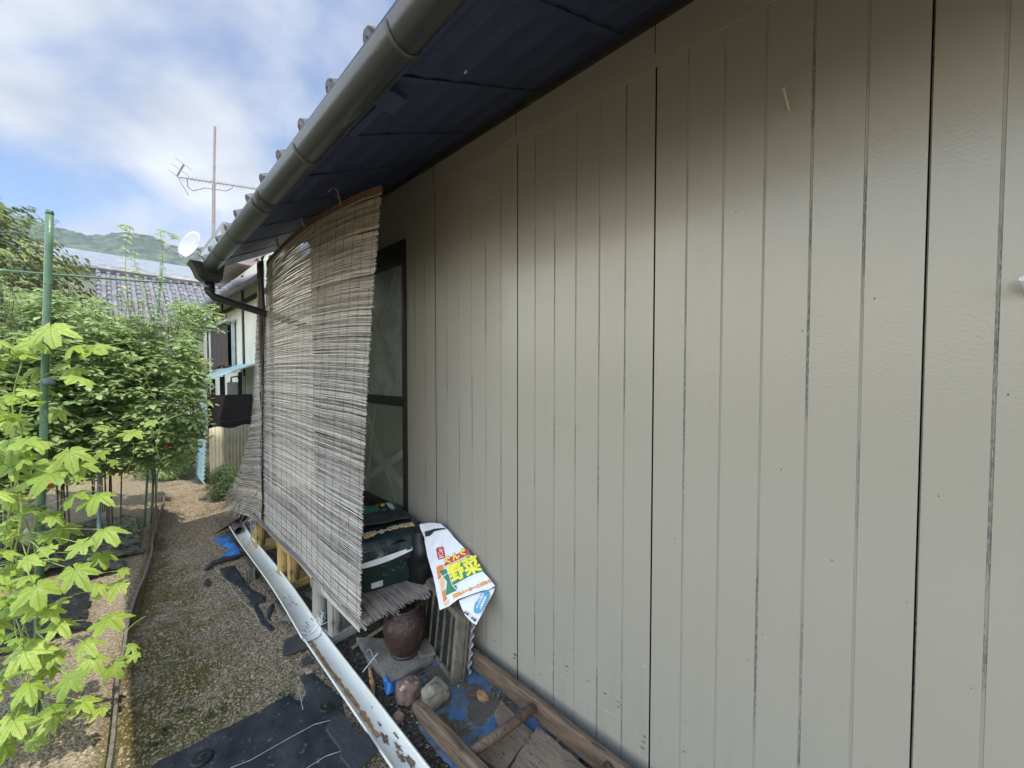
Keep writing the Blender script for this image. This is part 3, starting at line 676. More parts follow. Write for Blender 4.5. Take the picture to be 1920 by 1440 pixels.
for k in range(17):
    u=.02+k*.96/16
    for off in(-.0048,):
        pts=[]; 
        vend=1.0 if u>.0 else .9
        for s_ in range(26):
            p=bsurf(u,s_/25*.99); p.x+=off*(1 if s_%2 else -1) if False else off; p.y+=.002*math.sin(s_*2+k); pts.append(p)
        mb.tube(pts,.0008,3)
mb.build('binding_cord',M['cord'],B)
mb=MB()
for (u,col) in ((.22,0),(.52,0),(.80,0)):
    p=bsurf(u,0)+Vector((-.015,0,.0)); top=Vector((p.x-.03,p.y+.02,sz(p.x)-.005))
    mb.tube([p+Vector((0,0,-.03)),p+Vector((-.012,.01,.02)),lerp(p,top,.6)+Vector((.01,.01,0)),top],.0022 if u==.22 else .0055,5)
    mb.tube([p+Vector((-.008,0,-.03)),p+Vector((-.03,-.02,.04)),p+Vector((-.045,.02,.07)),p+Vector((-.06,.05,.045))],.004,5)
    mb.tube([p+Vector((0,.01,.0)),p+Vector((-.02,.03,.03)),p+Vector((-.01,.06,.06))],.003,5)
build_each(mb,'hanging_rope',M['rope'],B)
# second, bunched blind at the far end
B2=thing('reed_blind','narrow bunched reed blind with a flared ragged foot at the far end','reed blind',(-.5,4.1,2.7))
mb=MB()
def b2(u,v):
    wdt=.10+.10*v+1.15*max(0,(v-.45)/.55)**1.7
    y=4.07+u*wdt; x=-.50-.05*v-.05*u*v+.02*math.sin(u*7)
    z=2.76-2.42*v-.10*u*v
    return Vector((x,y,z))
for i in range(300):
    v=(i+.5)/300; e=rnd(.9,1.06); pts=[]
    for s_ in range(6):
        p=b2(s_/5*e,v+rnd(-.002,.002)); p.x+=rnd(-.004,.004); pts.append(p)
    mb.tube(pts,rnd(.0028,.0044),4,0,random.random())
for i in range(120):   # ragged diagonal ends at the foot
    u=rnd(.1,1.05); p=b2(u,rnd(.86,1)); mb.tube([p,p+Vector((rnd(-.06,.0),rnd(.02,.22),rnd(-.16,-.02)))],rnd(.002,.004),4,0,random.random())
mb.build('reed_panel',M['reed'],B2)
mb=MB()
for k in range(9):
    pts=[Vector((-.505-.01*math.sin(k*2+q*.7)-.004*(k%3),4.03+k*.014+.012*math.sin(q*.9+k),2.78-q*.125)) for q in range(20)]
    mb.tube(pts,[.007+.005*abs(math.sin(q*1.7+k)) for q in range(20)],5)
mb.build('gathered_edge',M['cord'],B2)
mb=MB()
for k in range(3):
    a=Vector((-.50,4.08+.02*k,2.74)); mb.tube([a,a+Vector((.0,-.02,.05)),a+Vector((.02,.03*k,.11))],.004,5); mb.tube([a,a+Vector((-.05,-.05,.05)),a+Vector((-.08,-.1,.01))],.003,5)
build_each(mb,'hanging_rope',M['rope'],B2)
# ---------------- bench on crates with reed mat ----------------
def crate(name,label,m,loc,rz,hz=.32,lx=.36,ly=.30):
    t=thing(name,label,'crate',loc,'plastic crates carrying the reed mat')
    off=Vector(loc)
    b=MB()
    def fr(z0,z1,g=0):
        hx,hy=lx/2,ly/2; th=.014
        b.box(off+Vector((-hx-g,-hy-g,z0)),off+Vector((hx+g,-hy-g+th,z1)),bev=.003); b.box(off+Vector((-hx-g,hy+g-th,z0)),off+Vector((hx+g,hy+g,z1)),bev=.003)
        b.box(off+Vector((-hx-g,-hy-g+th,z0)),off+Vector((-hx-g+th,hy+g-th,z1)),bev=.003); b.box(off+Vector((hx+g-th,-hy-g+th,z0)),off+Vector((hx+g,hy+g-th,z1)),bev=.003)
    fr(.0,.035,.008); fr(.036,.06); b.build('base_rim',m,t); b=MB(); fr(hz-.06,hz); b.build('rim',m,t)
    for sx in(-1,1):
        for sy in (-1,1):
            b=MB(); c0=off+Vector((sx*(lx/2-.045),sy*(ly/2-.045),0))
            b.tube([c0+Vector((0,0,.03)),c0+Vector((0,0,hz-.03))],[.042,.046],14); b.tube([c0+Vector((sx*.03,sy*.03,.03)),c0+Vector((sx*.03,sy*.03,hz-.03))],.009,6); b.build('corner_post',m,t,smooth=False)
    b=MB()
    for k in (-1,0,1):
        b.box(off+Vector((-.006+k*.06,-ly/2+.002,.06)),off+Vector((.006+k*.06,-ly/2+.012,hz-.06))) if k==0 else None
    b.box(off+Vector((-lx/2+.02,-ly/2+.02,.01)),off+Vector((lx/2-.02,ly/2-.02,.022)))
    b.build('base_panel',m,t)
    t.rotation_euler=(0,0,rz)
    return t
c3=crate('plastic_crate','weathered grey plastic crate, nearest of the crates under the reed mat',M['grey'],(-.385,2.62,.0),R(4),.34)
c2=crate('plastic_crate','yellow plastic crate between the grey crate and the blue cord tie',M['yellow'],(-.36,3.50,.0),R(3),.34)
c1=copy_tree(c2,(-.36,4.42,0),R(-3),'yellow plastic crate tied with blue cord, farthest from the grey one')
mb=MB(); p=Vector((-.56,4.27,.30))
for k in range(5): mb.tube([p,p+Vector((rnd(-.03,.01),rnd(-.06,.06),rnd(-.02,.05))),p+Vector((rnd(-.05,.0),rnd(-.08,.08),rnd(-.10,-.02)))],.003,4)
tag(mb.build('cord',M['tarpc']),'blue cord knotted on the farthest yellow crate','cord')
mb=MB()
for i in range(4): mb.box((-.52+i*.125,2.06,.345),(-.52+i*.125+.11,4.5,.362),0)
tag(mb.build('bench_board',M['woodgrey']),'grey boards laid over the crates beneath the reed mat','board')
mb=MB()
for i in range(95):
    x=-.575+i*.0058; y0=1.985+rnd(-.025,.03)+.04*abs(math.sin(i*.09)); r=rnd(.0028,.0042)
    pts=[Vector((x+rnd(-.003,.003)+ (2.6-yy)*.0*1,yy,.372+rnd(-.002,.004)-(.018*max(0,2.12-yy)/.12))) for yy in (y0-.02,y0+.05,y0+.12,2.3,2.8,3.6,4.5)]
    mb.tube(pts,r,4,0,random.random())
for i in range(70):
    x=-.575+i*.0078; mb.tube([(x+rnd(-.01,.01),2.0+rnd(-.03,.02),.362-rnd(0,.01)),(x,2.25,.366)],rnd(.0028,.004),4,0,random.random())
rm=mb.build('reed_mat',M['reedmat']); tag(rm,'old reed mat spread over the crates under the green bin','reed mat')
# ---------------- bin, bags ----------------
BR=R(-14); bc=Vector((-.265,2.36,.378))
def brot(x,y,z):
    co,si=math.cos(BR),math.sin(BR); x=x*1.17+.012; return Vector((bc.x+x*co-y*si,bc.y+x*si+y*co,bc.z+z))
T=thing('storage_bin','dark green plastic bin with a white sticker on the reed mat','bin',tuple(bc))
mb=MB()
def rrect(hx,hy,r,n=5):
    pts=[]
    for (cx_,cy_,a0) in ((hx-r,hy-r,0),(-hx+r,hy-r,90),(-hx+r,-hy+r,180),(hx-r,-hy+r,270)):
        for k in range(n+1): a=R(a0+90*k/n); pts.append((cx_+r*math.cos(a),cy_+r*math.sin(a)))
    return pts
rings=[]
for (z,hx,hy) in ((.0,.135,.150),(.008,.148,.163),(.02,.152,.167),(.22,.163,.178),(.222,.168,.183),(.285,.172,.187),(.286,.166,.181),(.03,.146,.16)):
    rings.append([brot(a,b,z) for a,b in rrect(hx,hy,.035)])
n=len(rings[0]); vs=sum(rings,[]); fs=[(k*n+i,k*n+(i+1)%n,(k+1)*n+(i+1)%n,(k+1)*n+i) for k in range(len(rings)-1) for i in range(n)]
fs.append(tuple(range(n-1,-1,-1))); fs.append(tuple((len(rings)-1)*n+i for i in range(n)))
mb.add(vs,fs); mb.build('bin_body',M['greenbin'],T,bevel=.002)
mb=MB(); mb.quad([brot(-.095,-.1745,.025),brot(-.035,-.1745,.025),brot(-.035,-.1765,.062),brot(-.095,-.1765,.062)]); mb.build('sticker',M['label'],T)
mb=MB()
for k in range(30):
    a=rnd(-.04,.10); z=rnd(.08,.17); s_=rnd(.002,.010); yy=-.167-z*.052-.0022
    mb.quad([brot(a,yy,z),brot(a+s_*.2,yy,z),brot(a+s_*.5,yy,z+s_),brot(a+s_*.3,yy,z+s_)])
build_each(mb,'scuff',M['label'],T)
# soil bag lying on top
SB=thing('soil_bag','full dark green bag of potting soil with colourful print lying over the bin','bag',tuple(brot(0,.1,.29)))
def sbz(a,b):   # local pillow surface
    u=(a+.21)/.42; v=(b+.20)/.62
    e=(max(0,1-abs(2*u-1)**5))**.5*(max(0,1-abs(2*v-1)**6))**.5
    return .275+.105*e+.010*noise.noise(Vector((a*14,b*14,2)))*e+.006*abs(noise.noise(Vector((a*30,b*22,5))))*e
def sbp(a,b,lift=0): p=brot(a,b,sbz(a,b)+lift); return p
mb=MB()
def sbf(u,v): 
    a=-.205+.41*u; b=-.20+.60*v
    sg=noise.noise(Vector((a*9,b*9,7)))*.006
    return sbp(a+sg,b+sg)
mb.grid(sbf,36,44)
# underside
mb.grid(lambda u,v: brot(-.205+.41*u,-.20+.60*v,.27-.012*math.sin(math.pi*u)),6,8)
mb.build('bag_film',M['darkfilm'],SB,smooth=True)
mb=MB()   # front skirt hanging, white edge and black inner lip
def skirt(u,v): a=-.205+.37*u; return brot(a,-.198-.014*v-.006*math.sin(u*17)*v,.283-(.035+.035*(1-u)+.010*math.sin(u*9))*v)
mb.grid(skirt,30,5); mb.build('dark_lip',M['darkfilm'],SB,smooth=True)
mb=MB()
def ws(u,v): a=-.21+.33*u; return brot(a,-.214-.004*v,.283-(.035+.035*(1-u)*.9)-.004-(.018+.018*math.sin(math.pi*u))*v)
mb.grid(ws,24,3); mb.build('white_lip',M['white'],SB,smooth=True); mb=MB(); mb.grid(lambda u,v: brot(-.215+.045*u-.01*v,-.205-.004*u,.235-.075*v*(1-.8*u)),4,6); mb.build('white_lip',M['white'],SB,smooth=True); mb=MB(); mb.grid(lambda u,v: brot(.175+.018*u-.02*v,-.19,.215-.11*v),3,5)
mb.build('white_lip',M['white'],SB,smooth=True)
mb=MB(); mb.grid(lambda u,v: brot(-.19+.38*u,-.20-.008*v,.228+.02*math.sin(u*7)*.4-.045*v),20,3); mb.build('black_lip',M['blackin'],SB,smooth=True)
def patch(mbx,poly,fn,lift,mi=0):
    # triangulated fan with subdivision so that it follows the surface
    mbx.quad([fn(a,b,lift) for a,b in poly],mi)
def gridpatch(mbx,a0,b0,a1,b1,fn,lift,nu=8,nv=6,skew=0,mi=0):
    mbx.grid(lambda u,v: fn(lerp(a0,a1,u)+skew*v,lerp(b0,b1,v),lift),nu,nv,mi)
for (nm,rects) in (('red',[(-.20,.22,-.10,.33),(.02,.30,.07,.35)]),('grn',[(-.09,.17,.03,.33),(-.01,.12,.06,.18)]),('org',[(-.09,.25,-.05,.29)]),('wht',[(-.19,.135,-.07,.165),(.085,.1,.115,.36),(.03,.33,.08,.345)]),('olive',[(-.20,-.12,-.135,.02)]),('yel',[(.05,.27,.075,.31)]),('navy',[(.12,.12,.18,.34),(-.18,.34,-.02,.36)]),('cream',[(-.19,.175,-.11,.21)])):
    mb=MB()
    for k,(a0,b0,a1,b1) in enumerate(rects): gridpatch(mb,a0,b0,a1,b1,sbp,.002+.0012*k+{'red':0,'grn':.0004,'org':.001,'wht':.0008,'olive':0,'yel':.0016,'navy':.0002,'cream':.0012}[nm],10,8,.01)
    build_each(mb,'print_patch',M[nm],SB)
mb=MB(); gridpatch(mb,-.16,-.07,-.10,.05,lambda a,b,l:sbp(a+(b+.07)*-.3,b,l),.004,8,8); mb.build('print_patch',M['red'],SB)
# text helper
def text_geo(body,size):
    c=bpy.data.curves.new('t','FONT'); c.body=body; c.size=size; c.resolution_u=2; o=bpy.data.objects.new('t',c); sc.collection.objects.link(o)
    dg=bpy.context.evaluated_depsgraph_get(); me=bpy.data.meshes.new_from_object(o.evaluated_get(dg))
    vs=[tuple(v.co) for v in me.vertices]; fs=[tuple(p.vertices) for p in me.polygons]
    bpy.data.objects.remove(o); bpy.data.curves.remove(c); bpy.data.meshes.remove(me); return vs,fs
def text_on(fn,body,length,h,name,m,parent,bold=0):
    vs,fs=text_geo(body,1.0); xm=max(v[0] for v in vs); x0=min(v[0] for v in vs); y0=min(v[1] for v in vs); ym=max(v[1] for v in vs)
    mb=MB()
    offs=[(0,0)] if not bold else [(bold*math.cos(a),bold*math.sin(a)) for a in [k*math.pi/4 for k in range(8)]]+[(0,0)]
    for i,(dx,dy) in enumerate(offs):
        mb.add([fn((v[0]-x0)/(xm-x0)*length+dx,(v[1]-y0)/(ym-y0)*h+dy,i*.00002) for v in vs],fs)
    mb.build(name,m,parent)
tf=lambda s,t,l=0: brot(-.115+s,-.205-.001-l-.0004,0)+Vector((0,0,0))
def frontcurve(s,t,l=0):  # lettering along the front roll of the bag
    a=-.125+s; b=-.165+.05*math.sin(max(0,min(1,(s)/.28))*1.2)*.3+t; return sbp(a,b,.003+l)
vs_=[]
text_on(lambda s,t,l: frontcurve(s,t,l-.0006),'肥料メーカーこだわり培養土',.272,.030,'lettering',M['cream'],SB,bold=.0036)
text_on(lambda s,t,l: frontcurve(s,t,l+.0005),'肥料メーカーこだわり培養土',.272,.030,'lettering',M['brn'],SB,bold=.0005)
# rubber mat on the soil bag
mb=MB()
def rbf(u,v):
    a=-.175+.33*u; b=-.115+.20*v+.035*u; q=.0
    if u<.45: b2_=-.115+.20*v+.035*u+ (0.11*(.45-u)**1.0*(1-v)); b=b2_
    return sbp(a,b,.010+.012*math.sin(math.pi*u)+.006*noise.noise(Vector((u*3,v*3,0))))
mb.grid(rbf,20,12); tag(mb.build('rubber_mat',M['rubber'],None,smooth=True,solid=.008),'piece of dark rubber mat lying on the soil bag','rubber mat')
# black bag stuffed between bin and wall
mb=MB()
def bb(u,v):
    an=2*math.pi*u; z=.37+.34*v; rr_=(.065+.02*math.sin(v*3))*(1+.18*noise.noise(Vector((math.cos(an)*2,math.sin(an)*2,v*4))))
    return Vector((-.10+rr_*1.05*math.cos(an),2.20+rr_*1.9*math.sin(an),z))
mb.grid(bb,24,12); tag(mb.build('bin_liner',M['blackin'],None,smooth=True),'black plastic liner slumped between green bin and wall','bin liner')
# ---------------- white fertiliser bag ----------------
PTL=ax_(787,995,-.135); PR_=ax_(928,1105,-.028); PBL=ax_(825,1145,-.235)
nrm=(PR_-PTL).cross(PBL-PTL).normalized()
if nrm.x>0: nrm=-nrm
def bagp(cx_,cy_,lift=0):   # crop coordinates of the bag print (paper space) mapped onto the bag's own plane
    px=780+cx_/6.8571; py=970+cy_/6.8571
    r=ray(px,py); t=(PTL-CAM).dot(nrm)/r.dot(nrm); p=CAM+r*t
    w_=.006*abs(noise.noise(Vector((p.y*13,p.z*9,1))))+.003*noise.noise(Vector((p.y*34,p.z*26,4)))+.012*math.sin((cx_-300)/360)
    return p+nrm*(w_+lift)
FB=thing('fertiliser_bag','white vegetable fertiliser bag with red, green and yellow print hanging against the wall','bag',tuple(PTL))
outl=[(45,100,370,120),(50,180,450,175),(110,260,490,240),(120,400,640,390),(170,560,740,560),(215,720,880,700),(250,880,990,800),(270,980,1020,885)]
rows=[(95,45,330),(140,50,390),(200,75,450),(260,105,490),(330,110,560),(400,125,630),(480,140,690),(560,160,745),(640,185,810),(720,210,885),(800,230,960),(885,250,1022)]
mb=MB()
def bagfront(u,v):
    k=v*(len(rows)-1); i=min(int(k),len(rows)-2); f=k-i
    y=lerp(rows[i][0],rows[i+1][0],f); a=lerp(rows[i][1],rows[i+1][1],f); b=lerp(rows[i][2],rows[i+1][2],f)
    # below, the foot runs slanting from lower left up to the right corner
    return bagp(lerp(a,b,u),y+0*u)
mb.grid(bagfront,26,36)
def foot(u,v):
    xa=lerp(250,1022,u); ya=885
    # bottom edge
    kx=[(250,885),(306,1195),(430,1140),(540,1060),(700,1000),(850,950),(950,930),(1022,885)]
    bx_=lerp(306,1022,u)
    for (p,q),(r_,s_) in zip(kx[1:],kx[2:]):
        if p<=bx_<=r_+.01: byy=lerp(q,s_,(bx_-p)/(r_-p)); break
    return bagp(lerp(xa,bx_,v),lerp(ya,byy,v))
mb.grid(foot,24,8)
mb.build('bag_front',M['white'],FB,smooth=True)
mb=MB()
PB=[(540,1065),(700,1000),(850,955),(1005,905),(990,960),(900,1130),(800,1320),(765,1385),(690,1330),(620,1255),(570,1150)]
vs=[bagp(a,b,-.022) for a,b in PB]; c_=bagp(790,1110,-.012); mb.add([c_]+vs,[(0,i+1,(i+1)%len(vs)+1) for i in range(len(vs))])
mb.build('bag_back',M['white'],FB,smooth=True)
mb=MB()
def rim(u,v):
    return bagp(lerp(48,345,u)+v*20*(1-u),lerp(150,70,math.sin(math.pi*(.25+.5*u))**.6)+55*v+ -30*u*v,.010*math.sin(math.pi*v)+.004)
mb.grid(rim,16,8); mb.build('rolled_rim',M['white'],FB,smooth=True)
def pp(name,poly,m,lift=.0022):
    b=MB(); n_=len(poly); cxx=sum(p[0] for p in poly)/n_; cyy=sum(p[1] for p in poly)/n_
    # subdivide edges and rings so that print follows the creased film
    ring=[]
    for i in range(n_):
        for k in range(5): ring.append((lerp(poly[i][0],poly[(i+1)%n_][0],k/5),lerp(poly[i][1],poly[(i+1)%n_][1],k/5)))
    vs=[bagp(cxx,cyy,lift)]; m_=len(ring)
    for f in (.25,.5,.75,1): vs+=[bagp(lerp(cxx,a,f),lerp(cyy,c,f),lift) for a,c in ring]
    fs=[(0,1+i,1+(i+1)%m_) for i in range(m_)]
    for r_ in range(3): fs+=[(1+r_*m_+i,1+(r_+1)*m_+i,1+(r_+1)*m_+(i+1)%m_,1+r_*m_+(i+1)%m_) for i in range(m_)]
    b.add(vs,fs); b.build(name,m,FB)
pp('dark_opening',[(112,185),(240,150),(380,138),(390,152),(250,180),(205,195),(180,240),(122,250)],M['blk'],.006)
pp('print_patch',[(258,405),(275,388),(345,376),(360,390),(384,510),(372,528),(300,548),(285,538)],M['red'])
pp('print_patch',[(365,612),(440,520),(560,465),(660,400),(690,445),(712,478),(560,560),(380,645)],M['red'])
pp('print_patch',[(405,650),(560,575),(710,490),(760,540),(890,690),(700,760),(478,878)],M['grn'])
pp('print_patch',[(300,690),(400,665),(440,790),(470,890),(540,940),(385,1008),(405,830),(350,755)],M['grn'],.003)
pp('print_patch',[(480,882),(525,880),(543,925)],M['navy'],.003)
pp('print_patch',[(262,650),(285,625),(345,612),(370,665),(300,690),(330,770),(285,805)],M['org'])
pp('print_patch',[(300,810),(355,770),(380,840),(360,920),(330,950)],M['lorg'])
pp('print_patch',[(330,955),(385,920),(380,1005),(410,1045),(362,1095)],M['org'])
pp('print_patch',[(365,1105),(425,1060),(432,1110),(380,1150)],M['lorg'])
def wl(a,b,wd=4,lift=.0042):
    d=Vector((b[0]-a[0],b[1]-a[1])).normalized(); n_=Vector((-d.y,d.x))*wd
    pp('print_line',[(a[0]+n_.x,a[1]+n_.y),(b[0]+n_.x,b[1]+n_.y),(b[0]-n_.x,b[1]-n_.y),(a[0]-n_.x,a[1]-n_.y)],M['wht'],lift)
wl((405,655),(478,885)); wl((478,885),(543,945)); wl((350,765),(425,715)); wl((365,640),(700,490)); wl((478,882),(880,712))
def tl(body,p0,dx,dy,h,m,lift,bold=0,mm_=None,name='lettering'):
    d=Vector((dx,dy)); ln=d.length; d.normalize(); up_=Vector((d.y,-d.x))
    text_on(lambda s,t,l: bagp(p0[0]+d.x*s+up_.x*t,p0[1]+d.y*s+up_.y*t,lift+l*3),body,ln,h,name,m,FB,bold)
tl('ぐんぐ',(405,605),262,-125,88,M['red'],.0032,11)
tl('ぐんぐ',(405,605),262,-125,88,M['yel'],.0040,5)
tl('野菜',(470,838),385,-150,220,M['yel'],.0036,10)
tl('肥料メーカーこだわり',(492,1040),490,-205,44,M['org'],.0030,6)
tl('肥料メーカーこだわり',(492,1040),490,-205,44,M['oran'],.0038,1.5)
# red badge: white ring with three leaves
def ringp(cx_,cy_,r,wd):
    b=MB(); vs=[];n_=20
    for k in range(n_+1):
        a=R(-40)+R(260)*k/n_; 
        for q in(r,r+wd): vs.append(bagp(cx_+q*math.cos(a),cy_+q*math.sin(a)*1.25,.0034))
    b.add(vs,[(2*i,2*i+1,2*i+3,2*i+2) for i in range(n_)]); b.build('emblem',M['wht'],FB)
ringp(322,465,22,6)
for (a,b_) in (((318,440),(300,405)),((322,438),(326,395)),((328,440),(350,412)),((320,455),(345,430))): wl(a,b_,3,.0034)
wl((303,522),(365,508),5,.0034)
# blue oval on the back flap
b=MB(); vs=[bagp(845,1095,-.009)]; n_=28; 
for k in range(n_):
    a=2*math.pi*k/n_; x=70*math.cos(a); y=165*math.sin(a); th=R(28); vs.append(bagp(845+x*math.cos(th)-y*math.sin(th),1090+x*math.sin(th)+y*math.cos(th),-.009))
b.add(vs,[(0,1+i,1+(i+1)%n_) for i in range(n_)]); b.build('print_patch',M['blu'],FB)
def tl2(body,p0,dx,dy,h,m,lift): 
    d=Vector((dx,dy)); ln=d.length; d.normalize(); up_=Vector((d.y,-d.x))
    text_on(lambda s,t,l: bagp(p0[0]+d.x*s+up_.x*t,p0[1]+d.y*s+up_.y*t,lift+l),body,ln,h,'lettering',m,FB,1.5)
tl2('有機肥料',(790,1090),55,-110,34,M['wht'],-.007); tl2('まくだけ簡単',(800,1175),85,-190,32,M['wht'],-.007); tl2('の野菜肥料',(845,1185),75,-165,32,M['wht'],-.007)
tl2('品質・本舗',(610,1225),150,120,34,M['blk'],-.010)
# ---------------- pot, slabs, stones ----------------
pc=Vector((-.282,2.025,.042))
PO=thing('clay_pot','tall dark brown glazed clay pot standing on a slab under the reed mat','pot',tuple(pc))
mb=MB(); prof=[(.001,0),(.078,0),(.088,.006),(.09,.02),(.084,.028),(.095,.05),(.118,.12),(.127,.19),(.122,.25),(.106,.30),(.085,.325),(.078,.335),(.080,.345),(.092,.352),(.09,.36),(.07,.36),(.066,.33),(.08,.3)]
rp=[]
for (a,b),(c_,d) in zip(prof,prof[1:]):
    for k in range(3): rp.append((lerp(a,c_,k/3)+ (.0015*math.sin(lerp(b,d,k/3)*330) if .05<b<.29 else 0),lerp(b,d,k/3)))
rp.append(prof[-1]); rp=[(a*1.03,b*.80) for a,b in rp if not (a<.069 and b>.2)]+[(.001,.345*.80)]
mb.lathe(rp,pc,48,0,.02); mb.build('pot_body',M['pot'],PO,smooth=True)
def slab(name,poly,z0,z1,m,label,cat,jit=.004,bev=.004):
    mb=MB(); pts=[]
    for i in range(len(poly)):
        a=Vector(poly[i]);b=Vector(poly[(i+1)%len(poly)])
        k_=max(2,int((b-a).length/.04))
        for k in range(k_): q=a.lerp(b,k/k_); pts.append((q.x+rnd(-jit,jit),q.y+rnd(-jit,jit)))
    mb.prism([(p[0],p[1],z0) for p in pts][::-1],(0,0,z1-z0)); return tag(mb.build(name,m,bevel=bev),label,cat)
def gxy(px,py,z=0): v=az(px,py,z); return (v.x,v.y)
slab('stone_slab',[gxy(732,1282,.035),gxy(690,1235,.035),gxy(668,1195,.035),gxy(760,1200,.035),gxy(815,1232,.035)],.005,.04,M['conc'],'flat pale slab under the brown clay pot','slab')
slab('stone_slab',[gxy(790,1240,.03),gxy(770,1215,.03),gxy(800,1205,.03),gxy(818,1232,.03)],.041,.062,M['conc'],'small broken slab piece to the right of the clay pot','slab')
slab('slate_piece',[gxy(768,1250,.02),gxy(785,1238,.02),gxy(798,1262,.02),gxy(782,1270,.02)],.012,.022,M['slate'],'dark slate chip between pot slab and stones','slate')
mb=MB(); a=az(660,1215,.02); b=az(735,1165,.05); mb.tube([a,b],[.016,.016],4,sq=.8); tag(mb.build('timber_offcut',M['woodpale']),'pale squared timber lying from grey crate to behind the pot','timber')
def stone(name,c,s,m,label,seed):
    mb=MB(); 
    def f(u,v):
        th=math.pi*v; ph=2*math.pi*u; d=Vector((math.sin(th)*math.cos(ph),math.sin(th)*math.sin(ph),math.cos(th)))
        e=.62; d2=Vector([math.copysign(abs(q)**e,q) for q in d])
        k=1+.30*noise.noise(d*1.3+Vector((seed,0,0)))+.10*noise.noise(d*3.5+Vector((seed,3,0)))+.03*noise.noise(d*10)
        return Vector((c[0]+d2.x*s[0]*k,c[1]+d2.y*s[1]*k,c[2]+d2.z*s[2]*k))
    mb.grid(f,40,24); o=mb.build(name,m,smooth=True); return tag(o,label,'stone')
c_=az(818,1300,.05); stone('stone',(c_.x-.005,c_.y,.05),(.062,.055,.05),M['stone'],'rounded beige stone beside the reddish one, by the ladder end',1.3)
c_=az(770,1293,.05); stone('stone',(c_.x-.01,c_.y+.01,.045),(.06,.062,.045),M['redstone'],'reddish pink stone left of the beige stone',4.1)
c_=az(750,1338,.03); stone('stone',(c_.x-.012,c_.y,.016),(.026,.026,.02),M['redstone'],'small dark red stone half hidden behind the ladder end',8.1)
c_=az(905,1305,.02); stone('bark_piece',(c_.x,c_.y,.018),(.022,.035,.014),M['rust'],'orange brown scrap lying on the blue tarp',2.1)['category']='scrap'
# ---------------- ribbed panel leaning at the wall ----------------
RP=thing('ribbed_panel','old timber framed panel with black ribbed sheet leaning beside the pot','panel',(-.2,1.63,0))
P0=Vector((-.222,1.635,.005)); P1=Vector((-.125,2.13,.005)); d=(P1-P0); ln=d.length; d.normalize(); nn=Vector((-d.y,d.x,0)); lean=Vector((.12,0,1)).normalized(); hh=.385
if nn.x>0: nn=-nn
mb=MB()
def pbox(mb,a0,a1,z0,z1,t0,t1,mi=0):
    vs=[]
    for t in (t0,t1):
        for (a,z) in ((a0,z0),(a1,z0),(a1,z1),(a0,z1)): vs.append(P0+d*a+lean*z-nn*t)
    mb.add(vs,[(0,1,2,3),(7,6,5,4),(0,4,5,1),(1,5,6,2),(2,6,7,3),(3,7,4,0)],mi)
pbox(mb,0,.035,0,hh,-.004,.055); pbox(mb,ln-.035,ln,0,hh,-.004,.055); pbox(mb,.036,ln-.036,hh-.035,hh,-.003,.054); pbox(mb,.036,ln-.036,0,.025,-.003,.054)
mb.build('frame',M['woodgrey'],RP,bevel=.004)
mb=MB(); pbox(mb,.0355,ln-.0355,.0255,hh-.0355,.012,.020); mb.build('ribbed_sheet',M['ribblack'],RP)
for k in range(5):
    mb=MB(); a=.085+k*.085; pbox(mb,a,a+.007,.026,hh-.036,.0005,.0118); mb.build('rib',M['ribline'],RP)
mb=MB()
for k in range(3): 
    vs=[]; 
    a0=-.01+.012*k
    pbox(mb,a0,a0+.3,.0,hh-.04-.02*k,.058+.011*k,.064+.011*k)
tag(mb.build('grey_boards',M['woodgrey']),'thin grey boards stacked behind the ribbed panel','boards')
mb=MB()
mb.grid(lambda u,v: P0+d*(-.005+.05*u)+lean*(.02+.30*v)-nn*(.100+.012*math.sin(v*38)+.01*u),6,60)
tag(mb.build('corrugated_offcut',M['clear'],smooth=True,solid=.002),'cloudy corrugated plastic strip standing between ribbed panel and wall','plastic sheet')
# ---------------- old white gutter lengths ----------------
def trough(name,label,pa,pb,wd,m,lip=.006,dz=.038,wob=0):
    pa,pb=Vector(pa),Vector(pb); t=(pb-pa).normalized(); sd=Vector((t.y,-t.x,0)).normalized()
    h=wd/2
    prof=[(-h-lip,dz-.006),(-h-lip,dz),(-h,dz+.002),(-h+.003,dz-.002),(-h*.93,dz*.45),(-h*.72,dz*.12),(-h*.4,.001),(0,-.001),(h*.4,.001),(h*.72,dz*.12),(h*.93,dz*.45),(h-.003,dz-.002),(h,dz+.002),(h+lip,dz),(h+lip,dz-.006)]
    T_=thing(name,label,'gutter trough',tuple(pa),'discarded white gutter lengths')
    mb=MB()
    ns=40
    def f(u,v):
        k=u*(len(prof)-1); i=min(int(k),len(prof)-2); q=k-i; a=lerp(prof[i][0],prof[i+1][0],q); z=lerp(prof[i][1],prof[i+1][1],q)
        p=pa.lerp(pb,v); w_=wob*math.sin(v*5.5); return p+sd*(a+w_)+Vector((0,0,z))
    mb.grid(f,len(prof)-1,ns); mb.build('trough',m,T_,smooth=True,solid=.0025)
    return T_,f
Tn,fn_=trough('white_gutter','near length of discarded white gutter with a rust streak lying on the ground',(-.655,.75,.012),(-.622,2.66,.022),.105,M['old'])
Tf,ff_=trough('white_gutter','far length of discarded white gutter holding a short grey pipe',(-.632,2.56,.034),(-.548,5.10,.04),.112,M['old'],wob=.012)
mb=MB()
def rust(u,v):
    vv=.47+.52*v; c0=.44+.012*math.sin(v*7)+.02*noise.noise(Vector((v*30,0,0))); wv=.030+.05*noise.noise(Vector((v*26,3,0)))
    p=fn_(c0+(u-.5)*max(.012,wv)*2.2*min(1,(1-v)*8+.2),vv); p.z+=.0030; return p
mb.grid(rust,4,60); mb.build('rust_streak',M['rust'],Tn)
mb=MB()
